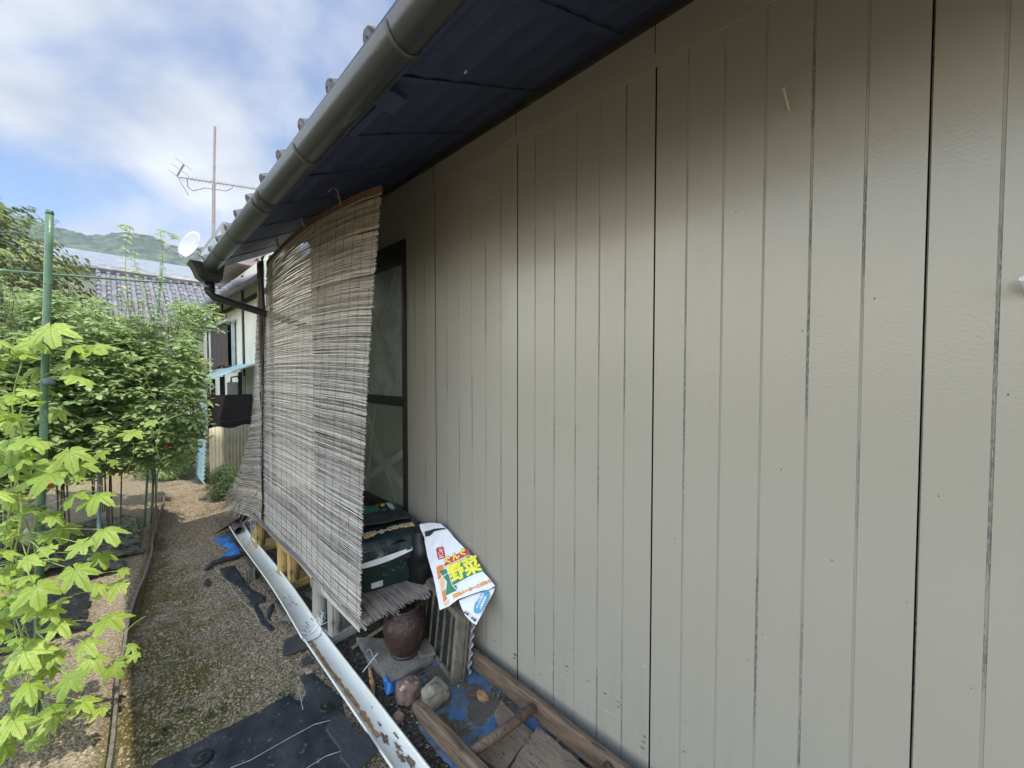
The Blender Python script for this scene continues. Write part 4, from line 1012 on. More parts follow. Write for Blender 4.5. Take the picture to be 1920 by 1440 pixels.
for (v0,u0,s_) in ((.455,.50,.06),(.415,.58,.05),(.385,.53,.055),(.44,.66,.04),(.36,.60,.07),(.33,.52,.05),(.30,.60,.04),(.5,.56,.025),(.56,.62,.014)):
    n_=26; vs=[]
    c0=fn_(u0,v0); 
    for k in range(n_):
        a=2*math.pi*k/n_; q=s_*(.35+1.1*abs(noise.noise(Vector((math.cos(a)*2.7+v0*50,math.sin(a)*2.7,u0*9))))); p=fn_(u0+q*.9*math.cos(a),v0+q*.55*math.sin(a)); vs.append(p+Vector((0,0,.0045)))
    mb.add([c0+Vector((0,0,.0065))]+vs,[(0,1+i,1+(i+1)%n_) for i in range(n_)])
build_each(mb,'dirt_patch',M['dirt'],Tn)
mb=MB()
for k in range(46):
    v0=random.choice((rnd(.02,.08),rnd(.18,.26),rnd(.3,.9))); u0=rnd(.42,.6); s_=rnd(.003,.009); p=ff_(u0,v0)+Vector((0,0,.0035)); 
    mb.add([p+Vector((s_*math.cos(a)*rnd(.4,1),s_*math.sin(a)*rnd(.4,1.3),0)) for a in (0,1.2,2.5,3.8,5)],[(0,1,2,3,4)])
build_each(mb,'dirt_patch',M['dirt'],Tf)
mb=MB(); a=ff_(.45,.985)+Vector((0,0,.042)); b=ff_(.47,.885)+Vector((0,0,.042))
mb.tube([a,b],.036,18,cap=False); pi2=MB(); tag(mb.build('grey_pipe',M['pvcgrey'],smooth=True,solid=.003),'short dark grey pipe lying in the far white gutter','pipe')
mb=MB(); c_=ff_(.93,.02)
for k in range(16):
    q=c_+Vector((rnd(-.01,.05),rnd(-.04,.07),rnd(-.0,.05))); q2=q+Vector((rnd(-.05,.06),rnd(-.05,.05),rnd(-.03,.05))); mb.tube([c_,q,q2],.0022,4)
mb.tube([fn_(0,.965)+Vector((0,0,.003)),ff_(.25,.03)+Vector((0,0,.008)),ff_(.5,.025)+Vector((0,0,.006)),ff_(.8,.02)+Vector((0,0,.01)),c_],.004,5)
tag(mb.build('plastic_string',M['wht']),'white plastic string tying the two gutter lengths to the grey crate','string')
# ---------------- ladder and boards ----------------
LD=thing('wooden_ladder','weathered wooden ladder frame lying on blue tarp against the wall','ladder',(-.28,1.2,.03))
def rail(name,pa,pb,w_,h_,m,par,taper=True):
    mb=MB(); pa,pb=Vector(pa),Vector(pb); t=(pb-pa).normalized(); sd=Vector((t.y,-t.x,0)).normalized(); ns=14; vs=[]
    for s_ in range(ns+1):
        k=1-s_/ns; p=pb.lerp(pa,s_/ns)
        e=1 if not taper else min(1,.45+.55*math.sqrt(min(1,(s_*(pb-pa).length/ns)/.05)))
        wv=.002*noise.noise(Vector((s_*.9,pa.x*9,0)))
        for (a,z) in ((-1,-1),(1,-1),(1.0,.7),(.7,1),(-.7,1),(-1,.7)): vs.append(p+sd*(a*w_/2*(.8+.2*e)+wv)+Vector((0,0,z*h_/2*e+wv)))
    fs=[(s_*6+i,s_*6+(i+1)%6,(s_+1)*6+(i+1)%6,(s_+1)*6+i) for s_ in range(ns) for i in range(6)]; fs+=[(5,4,3,2,1,0),tuple(ns*6+i for i in range(6))]
    mb.add(vs,fs); return mb.build(name,m,par,bevel=.003)
rail('rail',(-.475,.2,.075),(-.475,1.615,.08),.045,.085,M['wood'],LD)
rail('rail',(-.085,.2,.085),(-.07,1.645,.085),.038,.10,M['wood'],LD,False)
for (y,ya) in ((1.215,1.15),(.80,.74)):
    mb=MB(); mb.tube([(-.452,y,.095),(-.3,(y+ya)/2,.098),(-.105,ya,.105)],[.021,.022,.021],10); mb.build('rung',M['wood'],LD,smooth=True)
slab('plywood_board',[(-.44,1.05),(-.44,.2),(-.115,.2),(-.115,1.12),(-.28,1.10)],.030,.042,M['woodpale'],'pale plywood board under the ladder rungs','board')
slab('plywood_board',[(-.40,1.24),(-.38,1.10),(-.14,1.12),(-.125,1.36),(-.20,1.33),(-.25,1.22),(-.33,1.30)],.018,.029,M['woodpale'],'broken pale board end sticking out past the first rung','board')
# blue tarp under the ladder
def sheet(name,poly,z,m,label,cat,amp=.012,res=.03,sub=0):
    xs=[p[0] for p in poly];ys=[p[1] for p in poly]
    def ins(x,y):
        c=False
        for i in range(len(poly)):
            a=poly[i];b=poly[i-1]
            if (a[1]>y)!=(b[1]>y) and x<(b[0]-a[0])*(y-a[1])/(b[1]-a[1])+a[0]: c=not c
        return c
    mb=MB(); idx={}; nx=int((max(xs)-min(xs))/res)+1; ny=int((max(ys)-min(ys))/res)+1; vs=[];fs=[]
    def vid(i,j):
        if (i,j) not in idx:
            x=min(xs)+i*res+rnd(-.2,.2)*res; y=min(ys)+j*res+rnd(-.2,.2)*res; idx[(i,j)]=len(vs)
            vs.append((x,y,gh(x,y)+z+amp*(noise.noise(Vector((x*9,y*9,z*50)))+.5*noise.noise(Vector((x*22,y*22,1)))+.5)))
        return idx[(i,j)]
    for i in range(nx):
        for j in range(ny):
            if ins(min(xs)+(i+.5)*res,min(ys)+(j+.5)*res): fs.append((vid(i,j),vid(i+1,j),vid(i+1,j+1),vid(i,j+1)))
    from collections import Counter
    ec=Counter()
    for f in fs:
        for k in range(4): ec[tuple(sorted((f[k],f[(k+1)%4])))]+=1
    bd={i for e,c in ec.items() if c==1 for i in e}
    for i in bd:
        x,y,zz=vs[i]; best=None
        for k in range(len(poly)):
            a=Vector(poly[k-1]);b=Vector(poly[k]); ab=b-a; t=max(0,min(1,(Vector((x,y))-a).dot(ab)/max(1e-9,ab.length_squared))); q=a+ab*t; d_=(q-Vector((x,y))).length
            if best is None or d_<best[0]: best=(d_,q)
        if best[0]<res*1.6: q=best[1]; vs[i]=(q.x+rnd(-.002,.002),q.y+rnd(-.002,.002),gh(q.x,q.y)+.003+abs(amp)*.4*random.random())
    mb.add(vs,fs,0); return tag(mb.build(name,m,smooth=True),label,cat)
sheet('blue_tarp',[(-.50,.9),(-.015,.9),(-.015,1.75),(-.10,1.78),(-.2,1.95),(-.3,1.93),(-.42,1.7),(-.50,1.55)],.006,M['tarp'],'dirty blue tarp spread under the ladder by the wall','tarp',.012,.022)
sheet('blue_tarp',[gxy(725,1310),gxy(712,1255),gxy(722,1262),gxy(737,1290),gxy(765,1262),gxy(768,1275)],.022,M['tarpc'],'bright blue tarp corner between white gutter and pink stone','tarp',.03,.012)
sheet('blue_tarp',[gxy(402,1010),gxy(428,1003),gxy(448,1030),gxy(452,1045),gxy(415,1045),gxy(430,1030),gxy(405,1022)],.012,M['tarpc'],'torn blue tarp scrap at the far end of the white gutters','tarp',.03,.03)
mb=MB()
mb.tube([az(386,1068,.03),az(398,1056,.035),az(415,1050,.04),az(440,1045,.03),az(455,1040,.02)],[.018,.026,.03,.028,.015],8,sq=.7)
tag(mb.build('rolled_sheet',M['weed'],smooth=True),'rolled strip of black cloth beside the torn blue tarp','cloth roll')
# weed mat
wp=[gxy(250,1475),gxy(300,1428),gxy(380,1392),gxy(470,1345),gxy(540,1305),gxy(565,1320),gxy(574,1300),gxy(560,1268),gxy(585,1262),gxy(640,1310),gxy(650,1360),gxy(668,1440),(-.72,1.1),(-.95,.9),(-1.5,1.2)]
sheet('weed_cloth',wp,.012,M['weed'],'black weed control cloth pegged over the near path','weed cloth',.013,.02)
WZ=.028
mb=MB()
for pl in ([(432,1440),(470,1425),(540,1385),(590,1358),(640,1345)],[(575,1440),(610,1418),(655,1403)],[(568,1330),(562,1300),(566,1290)]):
    mb.tube([az(a,b,WZ) for a,b in pl],.0018,4)
tag(mb.build('woven_thread',M['thread']),'pale marker threads woven into the near black weed cloth','thread')
def peg(px,py,label,s=1):
    t=thing('ground_peg',label,'peg',tuple(az(px,py,.03)),'round pegs in the weed cloth'); c=az(px,py,.03)
    mb=MB(); mb.lathe([(.001,.0),(.034*s,0),(.036*s,.003),(.030*s,.007),(.012*s,.008),(.010*s,.013),(.001,.013)],c,24); mb.build('washer',M['peg'],t)
    mb=MB(); mb.tube([c+Vector((-.012,-.004,.014)),c+Vector((0,.0,.019)),c+Vector((.013,.006,.014))],.0025,6); mb.build('pin',M['strap'],t)
peg(612,1325,'round black peg by the white gutter at the cloth corner'); peg(378,1422,'round black peg in the cloth near its left edge',1.15)
# torn scraps of cloth along the path edge
sheet('torn_cloth',[gxy(412,1070),gxy(440,1062),gxy(470,1105),gxy(500,1120),gxy(495,1135),gxy(480,1130),gxy(500,1165),gxy(520,1185),gxy(508,1186),gxy(490,1170),gxy(470,1130),gxy(445,1100),gxy(420,1090)],.008,M['weed'],'long torn strip of black cloth along the path','cloth scrap',.012,.018)
sheet('torn_cloth',[gxy(500,1145),gxy(512,1130),gxy(516,1140),gxy(505,1165),gxy(500,1160)],.01,M['weed'],'small torn bit of black cloth next to the white gutter','cloth scrap',.01,.014)
sheet('torn_cloth',[gxy(380,1095),gxy(390,1085),gxy(398,1095),gxy(390,1105)],.004,M['weed'],'tiny dark cloth scrap out on the gravel','cloth scrap',.01,.016)
mb=MB(); mb.tube([az(a,b,.025) for a,b in [(416,1082),(430,1092),(437,1108),(455,1128),(478,1150),(490,1178)]],.0022,4); tag(mb.build('woven_thread',M['thread']),'pale thread along the long torn cloth strip','thread')
def tile(px,py,label,w_,h_,m,z=.01,rz=0,cat='slate'):
    c=az(px,py); pts=[(-w_/2,-h_/2),(w_*.45,-h_/2),(w_/2,h_*.4),(w_*.1,h_/2),(-w_/2,h_*.35)]; co,si=math.cos(rz),math.sin(rz)
    slab('slate_piece',[(c.x+a*co-b*si,c.y+a*si+b*co) for a,b in pts],z,z+.016,m,label,cat)
tile(557,1210,'dark slate slab half under the gutter joint',.15,.17,M['slate'],rz=-.3)
tile(575,1245,'small blue grey slate chip below the gutter joint',.06,.06,M['slate'],.014)
tile(648,1395,'dark slab beside the near gutter on the cloth',.10,.30,M['slate'],.03,rz=.05)
tile(672,1432,'dark slab at the bottom edge beside the near gutter',.13,.14,M['slate'],.05,rz=.1)
tile(545,1160,'pale flat stone on the path beside the far gutter',.08,.10,M['conc'],.004,rz=.5,cat='stone')
c_=az(580,1262,.01); stone('stone',(c_.x,c_.y,.016),(.022,.02,.015),M['stone'],'small pale stone at the corner of the weed cloth',6.1)
mb=MB()
for k in range(4): mb.box((az(468,1085).x-.03+k*.018,az(468,1085).y-.06,.005),(az(468,1085).x-.014+k*.018,az(468,1085).y+.10,.04+.006*(k%2)),rot=R(-12),c=(az(468,1085).x,az(468,1085).y,0))
tag(mb.build('wood_offcut',M['woodgrey'],bevel=.003),'short grey wood offcut on the path by the far gutter','wood offcut')
# boards under the bunched blind
pb0=[az(400,1003,.02),az(445,962,.20),az(470,955,.22),az(462,975,.05)]
mb=MB(); mb.prism(pb0,(.012,.02,0)); tag(mb.build('plywood_board',M['wood']),'brown board leaning at the foot of the bunched blind','board')
mb=MB(); mb.tube([az(680,1260,.02),az(708,1225,.05)],.0035,8); tag(mb.build('plastic_rod',M['wht']),'thin white plastic rod beside the near gutter','rod')
mb=MB(); mb.tube([az(a,b,z) for a,b,z in [(688,1225,.03),(690,1218,.05),(695,1218,.06),(698,1228,.05),(705,1240,.04),(715,1262,.03),(722,1278,.03),(735,1282,.03)]],.0022,5); tag(mb.build('cord',mat('pale_green_cord',(.35,.45,.42),rough=.6)),'thin pale green cord looped beside the slab','cord')
mb=MB(); a=az(700,1300,.01)
for k in range(7): mb.tube([a+Vector((rnd(-.01,.01),rnd(-.02,.02),0)),a+Vector((.01+rnd(-.01,.01),.04,.04)),az(692,1250,.05)+Vector((rnd(-.01,.01),0,0))],[.004,.006,.001],4)
tag(mb.build('dry_leaf',M['rust']),'curled orange dry leaf stalk beside the white gutter','dry leaf')
mb=MB()
mb.box((-.45,2.9,.002),(-.1,3.2,.018),rot=.2); mb.box((-.42,3.85,.002),(-.2,4.1,.014),rot=-.1)
tag(mb.build('grey_boards',M['woodgrey']),'thin grey boards on the soil between the crates','boards')
# ---------------- garden: edging, mulch, stakes ----------------
mb=MB()
pts=[]
for k in range(90):
    y=1.7+k*.062; pts.append(Vector((bx(y)+.012*math.sin(y*3.1)+.008*noise.noise(Vector((y*3,0,0))),y,0)))
vs=[]
for i,p in enumerate(pts):
    h=.075+.012*noise.noise(Vector((p.y*2.2,1,0)))
    for (a,z) in ((-.007,-.02),(.007,-.02),(.007,h),(-.007,h+.002)): vs.append(p+Vector((a,0,z)))
fs=[(i*4+k,i*4+(k+1)%4,(i+1)*4+(k+1)%4,(i+1)*4+k) for i in range(len(pts)-1) for k in range(4)]+[(3,2,1,0)]
mb.add(vs,fs); tag(mb.build('edging_board',M['woodgrey']),'long thin weathered edging board between path and vegetable bed','edging board')
def mulch(name,y0,y1,x0,x1,label):
    mb=MB()
    def f(u,v):
        x=lerp(x0,x1,u)+.03*noise.noise(Vector((v*9,u,4))); y=lerp(y0,y1,v)
        return Vector((x,y,.05+.05*math.sin(math.pi*u)+.022*noise.noise(Vector((x*9,y*5,2)))+.022*abs(noise.noise(Vector((x*24,y*14,2))))))
    mb.grid(f,80,120); tag(mb.build(name,M['film'],smooth=True),label,'mulch film')
mulch('mulch_film',4.95,6.35,-2.5,-1.30,'shiny black mulch film beneath the tomato plants')
mulch('mulch_film',3.75,4.55,-2.4,-1.62,'crumpled black mulch film behind the gourd vine')
mulch('mulch_film',4.62,4.88,-1.72,-1.42,'small patch of black mulch film near the edging board')
def stake(label,a,b,r,m,rings=6):
    t=thing('plant_stake',label,'stake',tuple(a),'garden stakes'); a=Vector(a);b=Vector(b)
    mb=MB(); pts=[];rs=[]
    for k in range(rings*2+1):
        f=k/(rings*2); pts.append(a.lerp(b,f)); rs.append(r)
    mb.tube(pts,rs,12)
    mb.build('pole',m,t,smooth=True)
    mb=MB()
    for k in range(1,rings):
        f=k/rings+rnd(-.03,.03); p=a.lerp(b,f); dd=(b-a).normalized(); mb.tube([p-dd*.003,p-dd*.001,p+dd*.001,p+dd*.003],[r*1.01,r*1.10,r*1.10,r*1.01],12)
    mb.tube([b,b+(b-a).normalized()*.02],[r*1.05,r*.9],12)
    build_each(mb,'pole_joint',m,t,smooth=True)
    return t
VY=2.95
stake('thick green plastic stake carrying the gourd vine in front',Vector((-1.775,VY,0)),ay(93,402,VY),.0145,M['stake'],8)
stake('dark green stake leaning at the right end of the tomato row',az(270,992),ay(303,485,6.0),.011,M['stake'])
stake('green stake standing beside the leaning one in the tomato row',az(283,985),ay(302,640,6.0),.011,M['stake'],4)
stake('slim dark stake behind the pair at the tomato row end',az(291,958),ay(307,700,6.6),.009,M['stake'],4)
stake('pale blue stake standing left of the tomato stems',az(185,1040),ay(187,776,az(185,1040).y),.014,M['bstake'],3)
stake('thin green stake deep inside the tomato leaves at left',Vector((-2.15,5.6,0)),Vector((-2.12,5.6,2.55)),.010,M['stake'])
mb=MB(); mb.tube([ay(-60,502,6.2),ay(250,526,6.0),ay(337,531,5.95)],.0115,8); tag(mb.build('cross_pole',M['stake'],smooth=True),'long horizontal green pole above the tomato plants','pole')
mb=MB(); mb.tube([ay(295,612,5.9),ay(430,622,5.6)],.006,6); tag(mb.build('cross_pole',M['stake'],smooth=True),'thin horizontal green pole at the right of the tomato row','pole')
# ---------------- leaves ----------------
def frame(n_,tdir):
    n_=Vector(n_).normalized(); t=Vector(tdir); t=(t-n_*t.dot(n_)); t=t.normalized() if t.length>1e-5 else n_.orthogonal().normalized(); return n_,t,t.cross(n_)
def gleaf(mb,base,n_,tip,size,droop=.25):
    n_,t,s_=frame(n_,tip); a=random.random(); P=[];U=[]
    NP=64; lobes=[0,52,-52,104,-104,150,-150]; lr=[1,.86,.86,.66,.66,.42,.42]
    def rad(th):
        v=.46
        for c,q in zip(lobes,lr):
            dd=abs(th-c)/25.0
            v=max(v,q*max(0,1-dd**1.5*.5))
        return v*(1+.055*math.sin(R(th)*24))
    ring=[]
    for k in range(NP+1):
        th=-172+344*k/NP; r=rad(th); ring.append((r*math.sin(R(th)),r*math.cos(R(th))))
    jit=rnd(.8,1.2); fold=rnd(.1,.8)
    def P3(x,y):
        r2=x*x+y*y; z=-droop*r2-fold*.35*abs(x)+.05*math.sin(math.atan2(x,y)*7)*math.sqrt(r2)+.03*noise.noise(Vector((x*5+a*9,y*5,0)))
        return base+(s_*x*jit+t*y+n_*z)*size
    vs=[P3(0,0)];uv=[(.5,.3)]
    for f in (.35,.7,1):
        for (x,y) in ring: vs.append(P3(x*f,y*f)); uv.append((.5+x*f*.5,.3+y*f*.5))
    m_=NP+1; fs=[(0,1+i,2+i) for i in range(NP)]
    for r_ in range(2): fs+=[(1+r_*m_+i,1+(r_+1)*m_+i,2+(r_+1)*m_+i,2+r_*m_+i) for i in range(NP)]
    if mb.uv is None: mb.uv=[]
    mb.add(vs,fs,0,a); mb.uv+=uv
V=thing('gourd_vine','bright yellow green gourd vine with large lobed leaves climbing the front stake','vine',(-1.775,VY,0))
mb=MB()
leaves=[(95,628,62,VY-.10),(62,655,42,3.0),(140,658,40,2.85),(178,662,40,2.8),(150,722,46,2.75),(143,700,34,2.85),(118,690,24,2.9),(72,700,30,3.0),(30,745,40,2.95),(72,738,38,3.0),(28,850,44,2.9),(62,838,36,3.0),(100,880,44,2.8),(15,780,30,3.0),(69,840,52,2.8),(130,860,46,2.75),(25,885,46,2.8),(96,905,56,2.7),(150,880,38,2.8),(183,940,40,2.7),(140,935,42,2.75),(197,1005,40,2.7),(156,1030,42,2.65),(192,1050,36,2.7),(142,1085,58,2.55),(69,1115,56,2.55),(185,1105,34,2.7),(222,1108,36,2.7),(110,1180,44,2.6),(160,1215,40,2.6),(205,1172,44,2.65),(248,1215,22,2.7),(255,1232,18,2.7),(46,1235,50,2.55),(174,1245,38,2.6),(212,1258,30,2.65),(133,1283,46,2.5),(55,1297,46,2.5),(192,1335,38,2.55),(156,1325,42,2.5),(27,1365,44,2.5),(9,1410,40,2.5),(100,1350,36,2.6),(80,1230,40,2.7),(5,1085,36,2.7),(27,1125,40,2.7),(120,1000,40,2.85),(60,960,40,2.9),(10,940,40,2.9),(215,870,22,3.0),(190,855,22,3.0),(232,1075,22,2.8),(30,800,34,3.1),(-10,860,40,2.9),(-10,1180,44,2.7),(-15,1300,44,2.6),(110,780,30,3.05),(10,1010,34,2.8)]
cent=[]
for (px,py,s_,y) in leaves:
    p=ay(px,py,y+rnd(-.06,.06)); dist=(p-CAM).dot(FW); size=s_/F*dist*rnd(.70,.92)
    toc=(CAM-p).normalized(); n_=Vector((0,0,1))*rnd(.5,1.0)+toc*rnd(.25,.75)+Vector((rnd(-.35,.35),rnd(-.35,.35),0)); tip=Vector((0,0,-1))*rnd(.5,1)+toc*rnd(.1,.8)+RT*rnd(-.9,.9)
    b0=p+Vector((0,0,1))*size*.35
    gleaf(mb,b0,n_,tip,size,rnd(.15,.7)); cent.append(b0)
for k in range(150):
    z=rnd(.1,1.9); w_=(.15 if z<1.3 else .08); p=Vector((-1.79+rnd(-w_,w_*.8),VY-.18+rnd(-.22,.35),z)); size=rnd(.028,.07)
    toc=(CAM-p).normalized(); n_=Vector((rnd(-.6,.6),rnd(-.6,.6),1))+toc*rnd(0,.6); tip=Vector((rnd(-1,1),rnd(-1,1),-.6)); gleaf(mb,p,n_,tip,size,rnd(.15,.5)); cent.append(p)
mb.build('foliage',M['leaf'],V,smooth=True)
mb=MB()
main=[]
for j in range(4):
    pts=[Vector((-1.775+.03*math.sin(z*7+j*2)-.02*j+ (2.0-z)*.01*j,VY-.03*j+.03*math.cos(z*6+j),z)) for z in [q*.1 for q in range(0,20-2*j)]]; mb.tube(pts,.0032,5); main+=pts
for c_ in cent:
    q=min(main,key=lambda a:(a-c_).length); mid=(q+c_)/2+Vector((0,0,.02)); mb.tube([q,mid,c_],.0016,4)
mb.build('stem',M['vinestem'],V)
mb=MB()
def strand(pts,y0,y1,r=.0022):
    n_=len(pts); mb.tube([ay(a,b,lerp(y0,y1,i/(n_-1))) for i,(a,b) in enumerate(pts)],r,4)
strand([(110,760),(140,780),(190,800),(240,812),(290,795),(330,780),(360,768)],2.9,3.2); strand([(300,808),(330,815),(360,830),(372,842)],3.1,3.3,.0015)
strand([(180,655),(215,645),(250,640),(275,655),(297,680),(298,700)],2.8,3.2,.0018); strand([(240,690),(270,700),(285,740),(300,760)],3.1,3.2,.0018); strand([(300,800),(293,830),(295,850),(305,870)],3.1,3.1,.0014)
strand([(250,830),(252,850),(240,880),(225,905)],2.9,3,.0012); strand([(10,680),(60,690),(110,700)],2.9,3,.0012); strand([(225,1195),(250,1170),(272,1155)],2.65,2.7,.0014); strand([(250,1245),(300,1250),(350,1248)],2.7,2.9,.0008)
mb.build('tendril',M['vinestem'],V)
mb=MB()
for (px,py,y) in ((30,672,2.95),(42,722,2.9),(40,1068,2.75)):
    c_=ay(px,py,y); toc=(CAM-c_).normalized()
    for k in range(5):
        a=2*math.pi*k/5; d_=RT*math.cos(a)+ (Vector((0,0,.5))+toc*.2)*math.sin(a); s2=.018
        mb.quad([c_,c_+d_*s2+RT*s2*.3*math.sin(a),c_+d_*s2*1.5+Vector((0,0,.004)),c_+d_*s2-RT*s2*.3*math.sin(a)])
build_each(mb,'flower',M['flower'],V)
mb=MB()
for (px,py,s_) in ((250,810,24),(60,975,0),(285,790,16),(195,800,16)):
    if s_: gleaf(mb,ay(px,py,3.05),Vector((rnd(-.3,.3),-.5,1)),Vector((rnd(-1,1),-.4,-.6)),s_/F*2.2,.2)
mb.build('foliage',M['leaf'],V,smooth=True)
# hanging pale cover / balloon, clip and ties
mb=MB(); c_=ay(60,1003,3.0); mb.lathe([(.001,-.045),(.018,-.042),(.033,-.028),(.038,-.005),(.032,.018),(.018,.036),(.006,.046),(.001,.05)],c_,20,0,.06); tag(mb.build('hanging_gourd',M['fruit'],smooth=True),'pale rounded gourd hanging in the vine by the front stake','gourd')
mb=MB(); c_=ay(91,713,VY-.0); mb.tube([c_+Vector((0,0,-.02)),c_+Vector((0,0,.01))],[.0225,.021],14); tag(mb.build('stake_clip',M['bstake'],smooth=True),'small pale clip around the thick front stake','clip')
# ---- generic leaf clouds
def sleaf(mb,p,n_,tip,s_,wd=.5,mi=0):
    n_,t,sd=frame(n_,tip); a=random.random(); z=-n_*s_*.12
    vs=[p,p+t*s_*.3+sd*s_*wd*.5+z*.3,p+t*s_*.65+sd*s_*wd*.42+z,p+t*s_+z*2.2,p+t*s_*.65-sd*s_*wd*.42+z,p+t*s_*.3-sd*s_*wd*.5+z*.3,p+t*s_*.5]
    mb.add(vs,[(0,1,6),(1,2,6),(2,3,6),(3,4,6),(4,5,6),(5,0,6)],mi,a)
def compound(mb,p,d_,ln,ls):
    # pinnate tomato leaf
    d_=Vector(d_).normalized(); 
    for k in range(7):
        f=(k//2+1)/4 if k<6 else 1.05; sgn=(-1)**k; q=p+d_*ln*f+Vector((0,0,-.25*ln*f*f))
        sd=d_.cross(Vector((0,0,1))); sd=sd.normalized() if sd.length>.01 else Vector((1,0,0))
        tip=d_*.5+sd*sgn+Vector((0,0,-.4)) if k<6 else d_+Vector((0,0,-.5))
        sleaf(mb,q,Vector((rnd(-.5,.5),rnd(-.5,.5),1)),tip,ls*rnd(.7,1.2),.55)
TT=[]
tx=[(-2.45,5.0,'tomato plant at the left edge with red fruit among its leaves'),(-2.12,5.55,'bushy tomato plant second from the left in the row'),(-1.78,5.35,'full tomato plant behind the pale blue stake'),(-1.48,5.75,'tomato plant carrying red fruit low over its bare stems'),(-1.17,5.45,'tomato plant at the right end leaning over the path'),(-2.25,6.5,'tomato plant in the back row at left'),(-1.6,6.9,'tomato plant in the back row behind the stakes')]
for i,(x,y,lab) in enumerate(tx):
    t=thing('tomato_plant',lab,'tomato plant',(x,y,0),'tomato plants in the bed')
    mb=MB(); sh=MB(); nl=1500 if i<5 else 1000
    stems=[]
    for j in range(2 if i==4 else 5):
        a=rnd(0,6.28); h=rnd(1.9,2.4) if i!=4 else rnd(1.8,2.2); r=rnd(.05,.28)
        pts=[Vector((x+.05*math.cos(a),y+.05*math.sin(a),0)),Vector((x+r*.3*math.cos(a),y+r*.3*math.sin(a),h*.35)),Vector((x+r*.8*math.cos(a),y+r*.8*math.sin(a),h*.7)),Vector((x+r*1.3*math.cos(a),y+r*1.3*math.sin(a),h))]
        sh.tube(pts,[.006,.006,.005,.003],6); stems.append(pts)
    zlo=.74 if i in(3,4) else (.72 if i in (0,1,2) else .7)
    for k in range(nl):
        while True:
            u=Vector((rnd(-1,1),rnd(-1,1),rnd(-1,1)))
            if .1<u.length and abs(u.x)**3+abs(u.y)**3+abs(u.z)**3<1: break
        if u.length<.55 and random.random()<.5: u=u.normalized()*rnd(.6,1)
        wdx=.36; ztop=(2.38,2.42,2.46,2.42,2.22,2.7,2.62)[i]; zc=(ztop+zlo)/2; hz=(ztop-zlo)/2
        p=Vector((x+u.x*wdx,y+u.y*.42,zc+u.z*hz+.05*math.sin(x*9+u.y*4)))
        if noise.noise(p*3.6)<-.10-.2*(u.z<.2)+.35*max(0,u.z-.55): continue
        compound(mb,p,Vector((u.x+rnd(-.5,.5),u.y+rnd(-.6,.4),rnd(-.5,.5))),rnd(.07,.15),rnd(.045,.078))
    if i==4:
        bc_=ay(372,588,6.1); sh.tube([Vector((x,y,1.7)),(Vector((x,y,1.9))+bc_)/2,bc_+Vector((.1,0,0))],.004,5)
        for k in range(190):
            p=bc_+Vector((rnd(-.24,.16),rnd(-.25,.25),rnd(-.22,.13))); compound(mb,p,Vector((rnd(-1,1),rnd(-1,1),rnd(-.5,.4))),rnd(.05,.11),rnd(.035,.06))
    for k in range(30):   # shoots poking out above
        a=rnd(0,6.28); r=rnd(0,.3); p=Vector((x+r*math.cos(a),y+r*math.sin(a),2.1)); q=p+Vector((rnd(-.08,.08),rnd(-.08,.08),rnd(.15,.52)))
        sh.tube([p,(p+q)/2+Vector((.02,0,0)),q],.0025,4)
        for f in(.5,.75,1): compound(mb,p.lerp(q,f),Vector((rnd(-1,1),rnd(-1,1),.2)),.06,.030)
    mb.build('foliage',M['tleaf'],t); sh.build('stem',M['brownstem'],t)
    for k in range({0:3,1:2,2:2,3:4,4:1}.get(i,0)):
        p=Vector((x+rnd(-.3,.3),y-.36+rnd(-.08,.05),rnd(zlo+.02,1.7))); b=MB(); b.lathe([(.001,-.02),(.012,-.018),(.019,-.006),(.019,.006),(.012,.016),(.001,.017)],p,12); b.build('tomato',M['tomato'] if k%4!=3 else M['gtomato'],t,smooth=True)
# feathery shoots seen against the hill
def shoot(label,base_px,pts,y):
    t=thing('climbing_shoot',label,'shoot',tuple(ay(*base_px,y)),'thin shoots reaching above the tomato row'); mb=MB(); P=[ay(a,b,y) for a,b in pts]; mb.tube(P,[.003]*(len(P)-1)+[.001],4); mb.build('stem',M['stem'],t)
    mb=MB()
    for i in range(1,len(P)):
        for f in (0,.33,.66):
            q=P[i-1].lerp(P[i],f)
            for sgn in(-1,1): sleaf(mb,q,Vector((rnd(-.3,.3),-1,.6)),RT*sgn+Vector((0,0,rnd(-.8,.1))),rnd(.03,.06),.4)
    mb.build('foliage',M['tleaf'],t)
shoot('thin shoot nodding to the left above the tomato row',(240,560),[(240,560),(235,500),(238,450),(245,425),(232,422),(222,426)],5.4)
shoot('tallest thin shoot arching right before the satellite dish',(300,560),[(300,560),(306,500),(303,455),(300,430),(315,436),(327,440),(330,450)],5.4)
shoot('short shoot rising left of the dark green stake top',(270,560),[(270,560),(262,520),(252,490),(255,465)],5.6)
shoot('loose shoot hanging out toward the rain box',(380,600),[(330,590),(360,570),(385,585),(400,610),(420,625)],5.2)
shoot('trailing shoot dangling under the row beside the stakes',(262,700),[(255,700),(270,740),(290,770),(280,800),(272,830)],5.0)
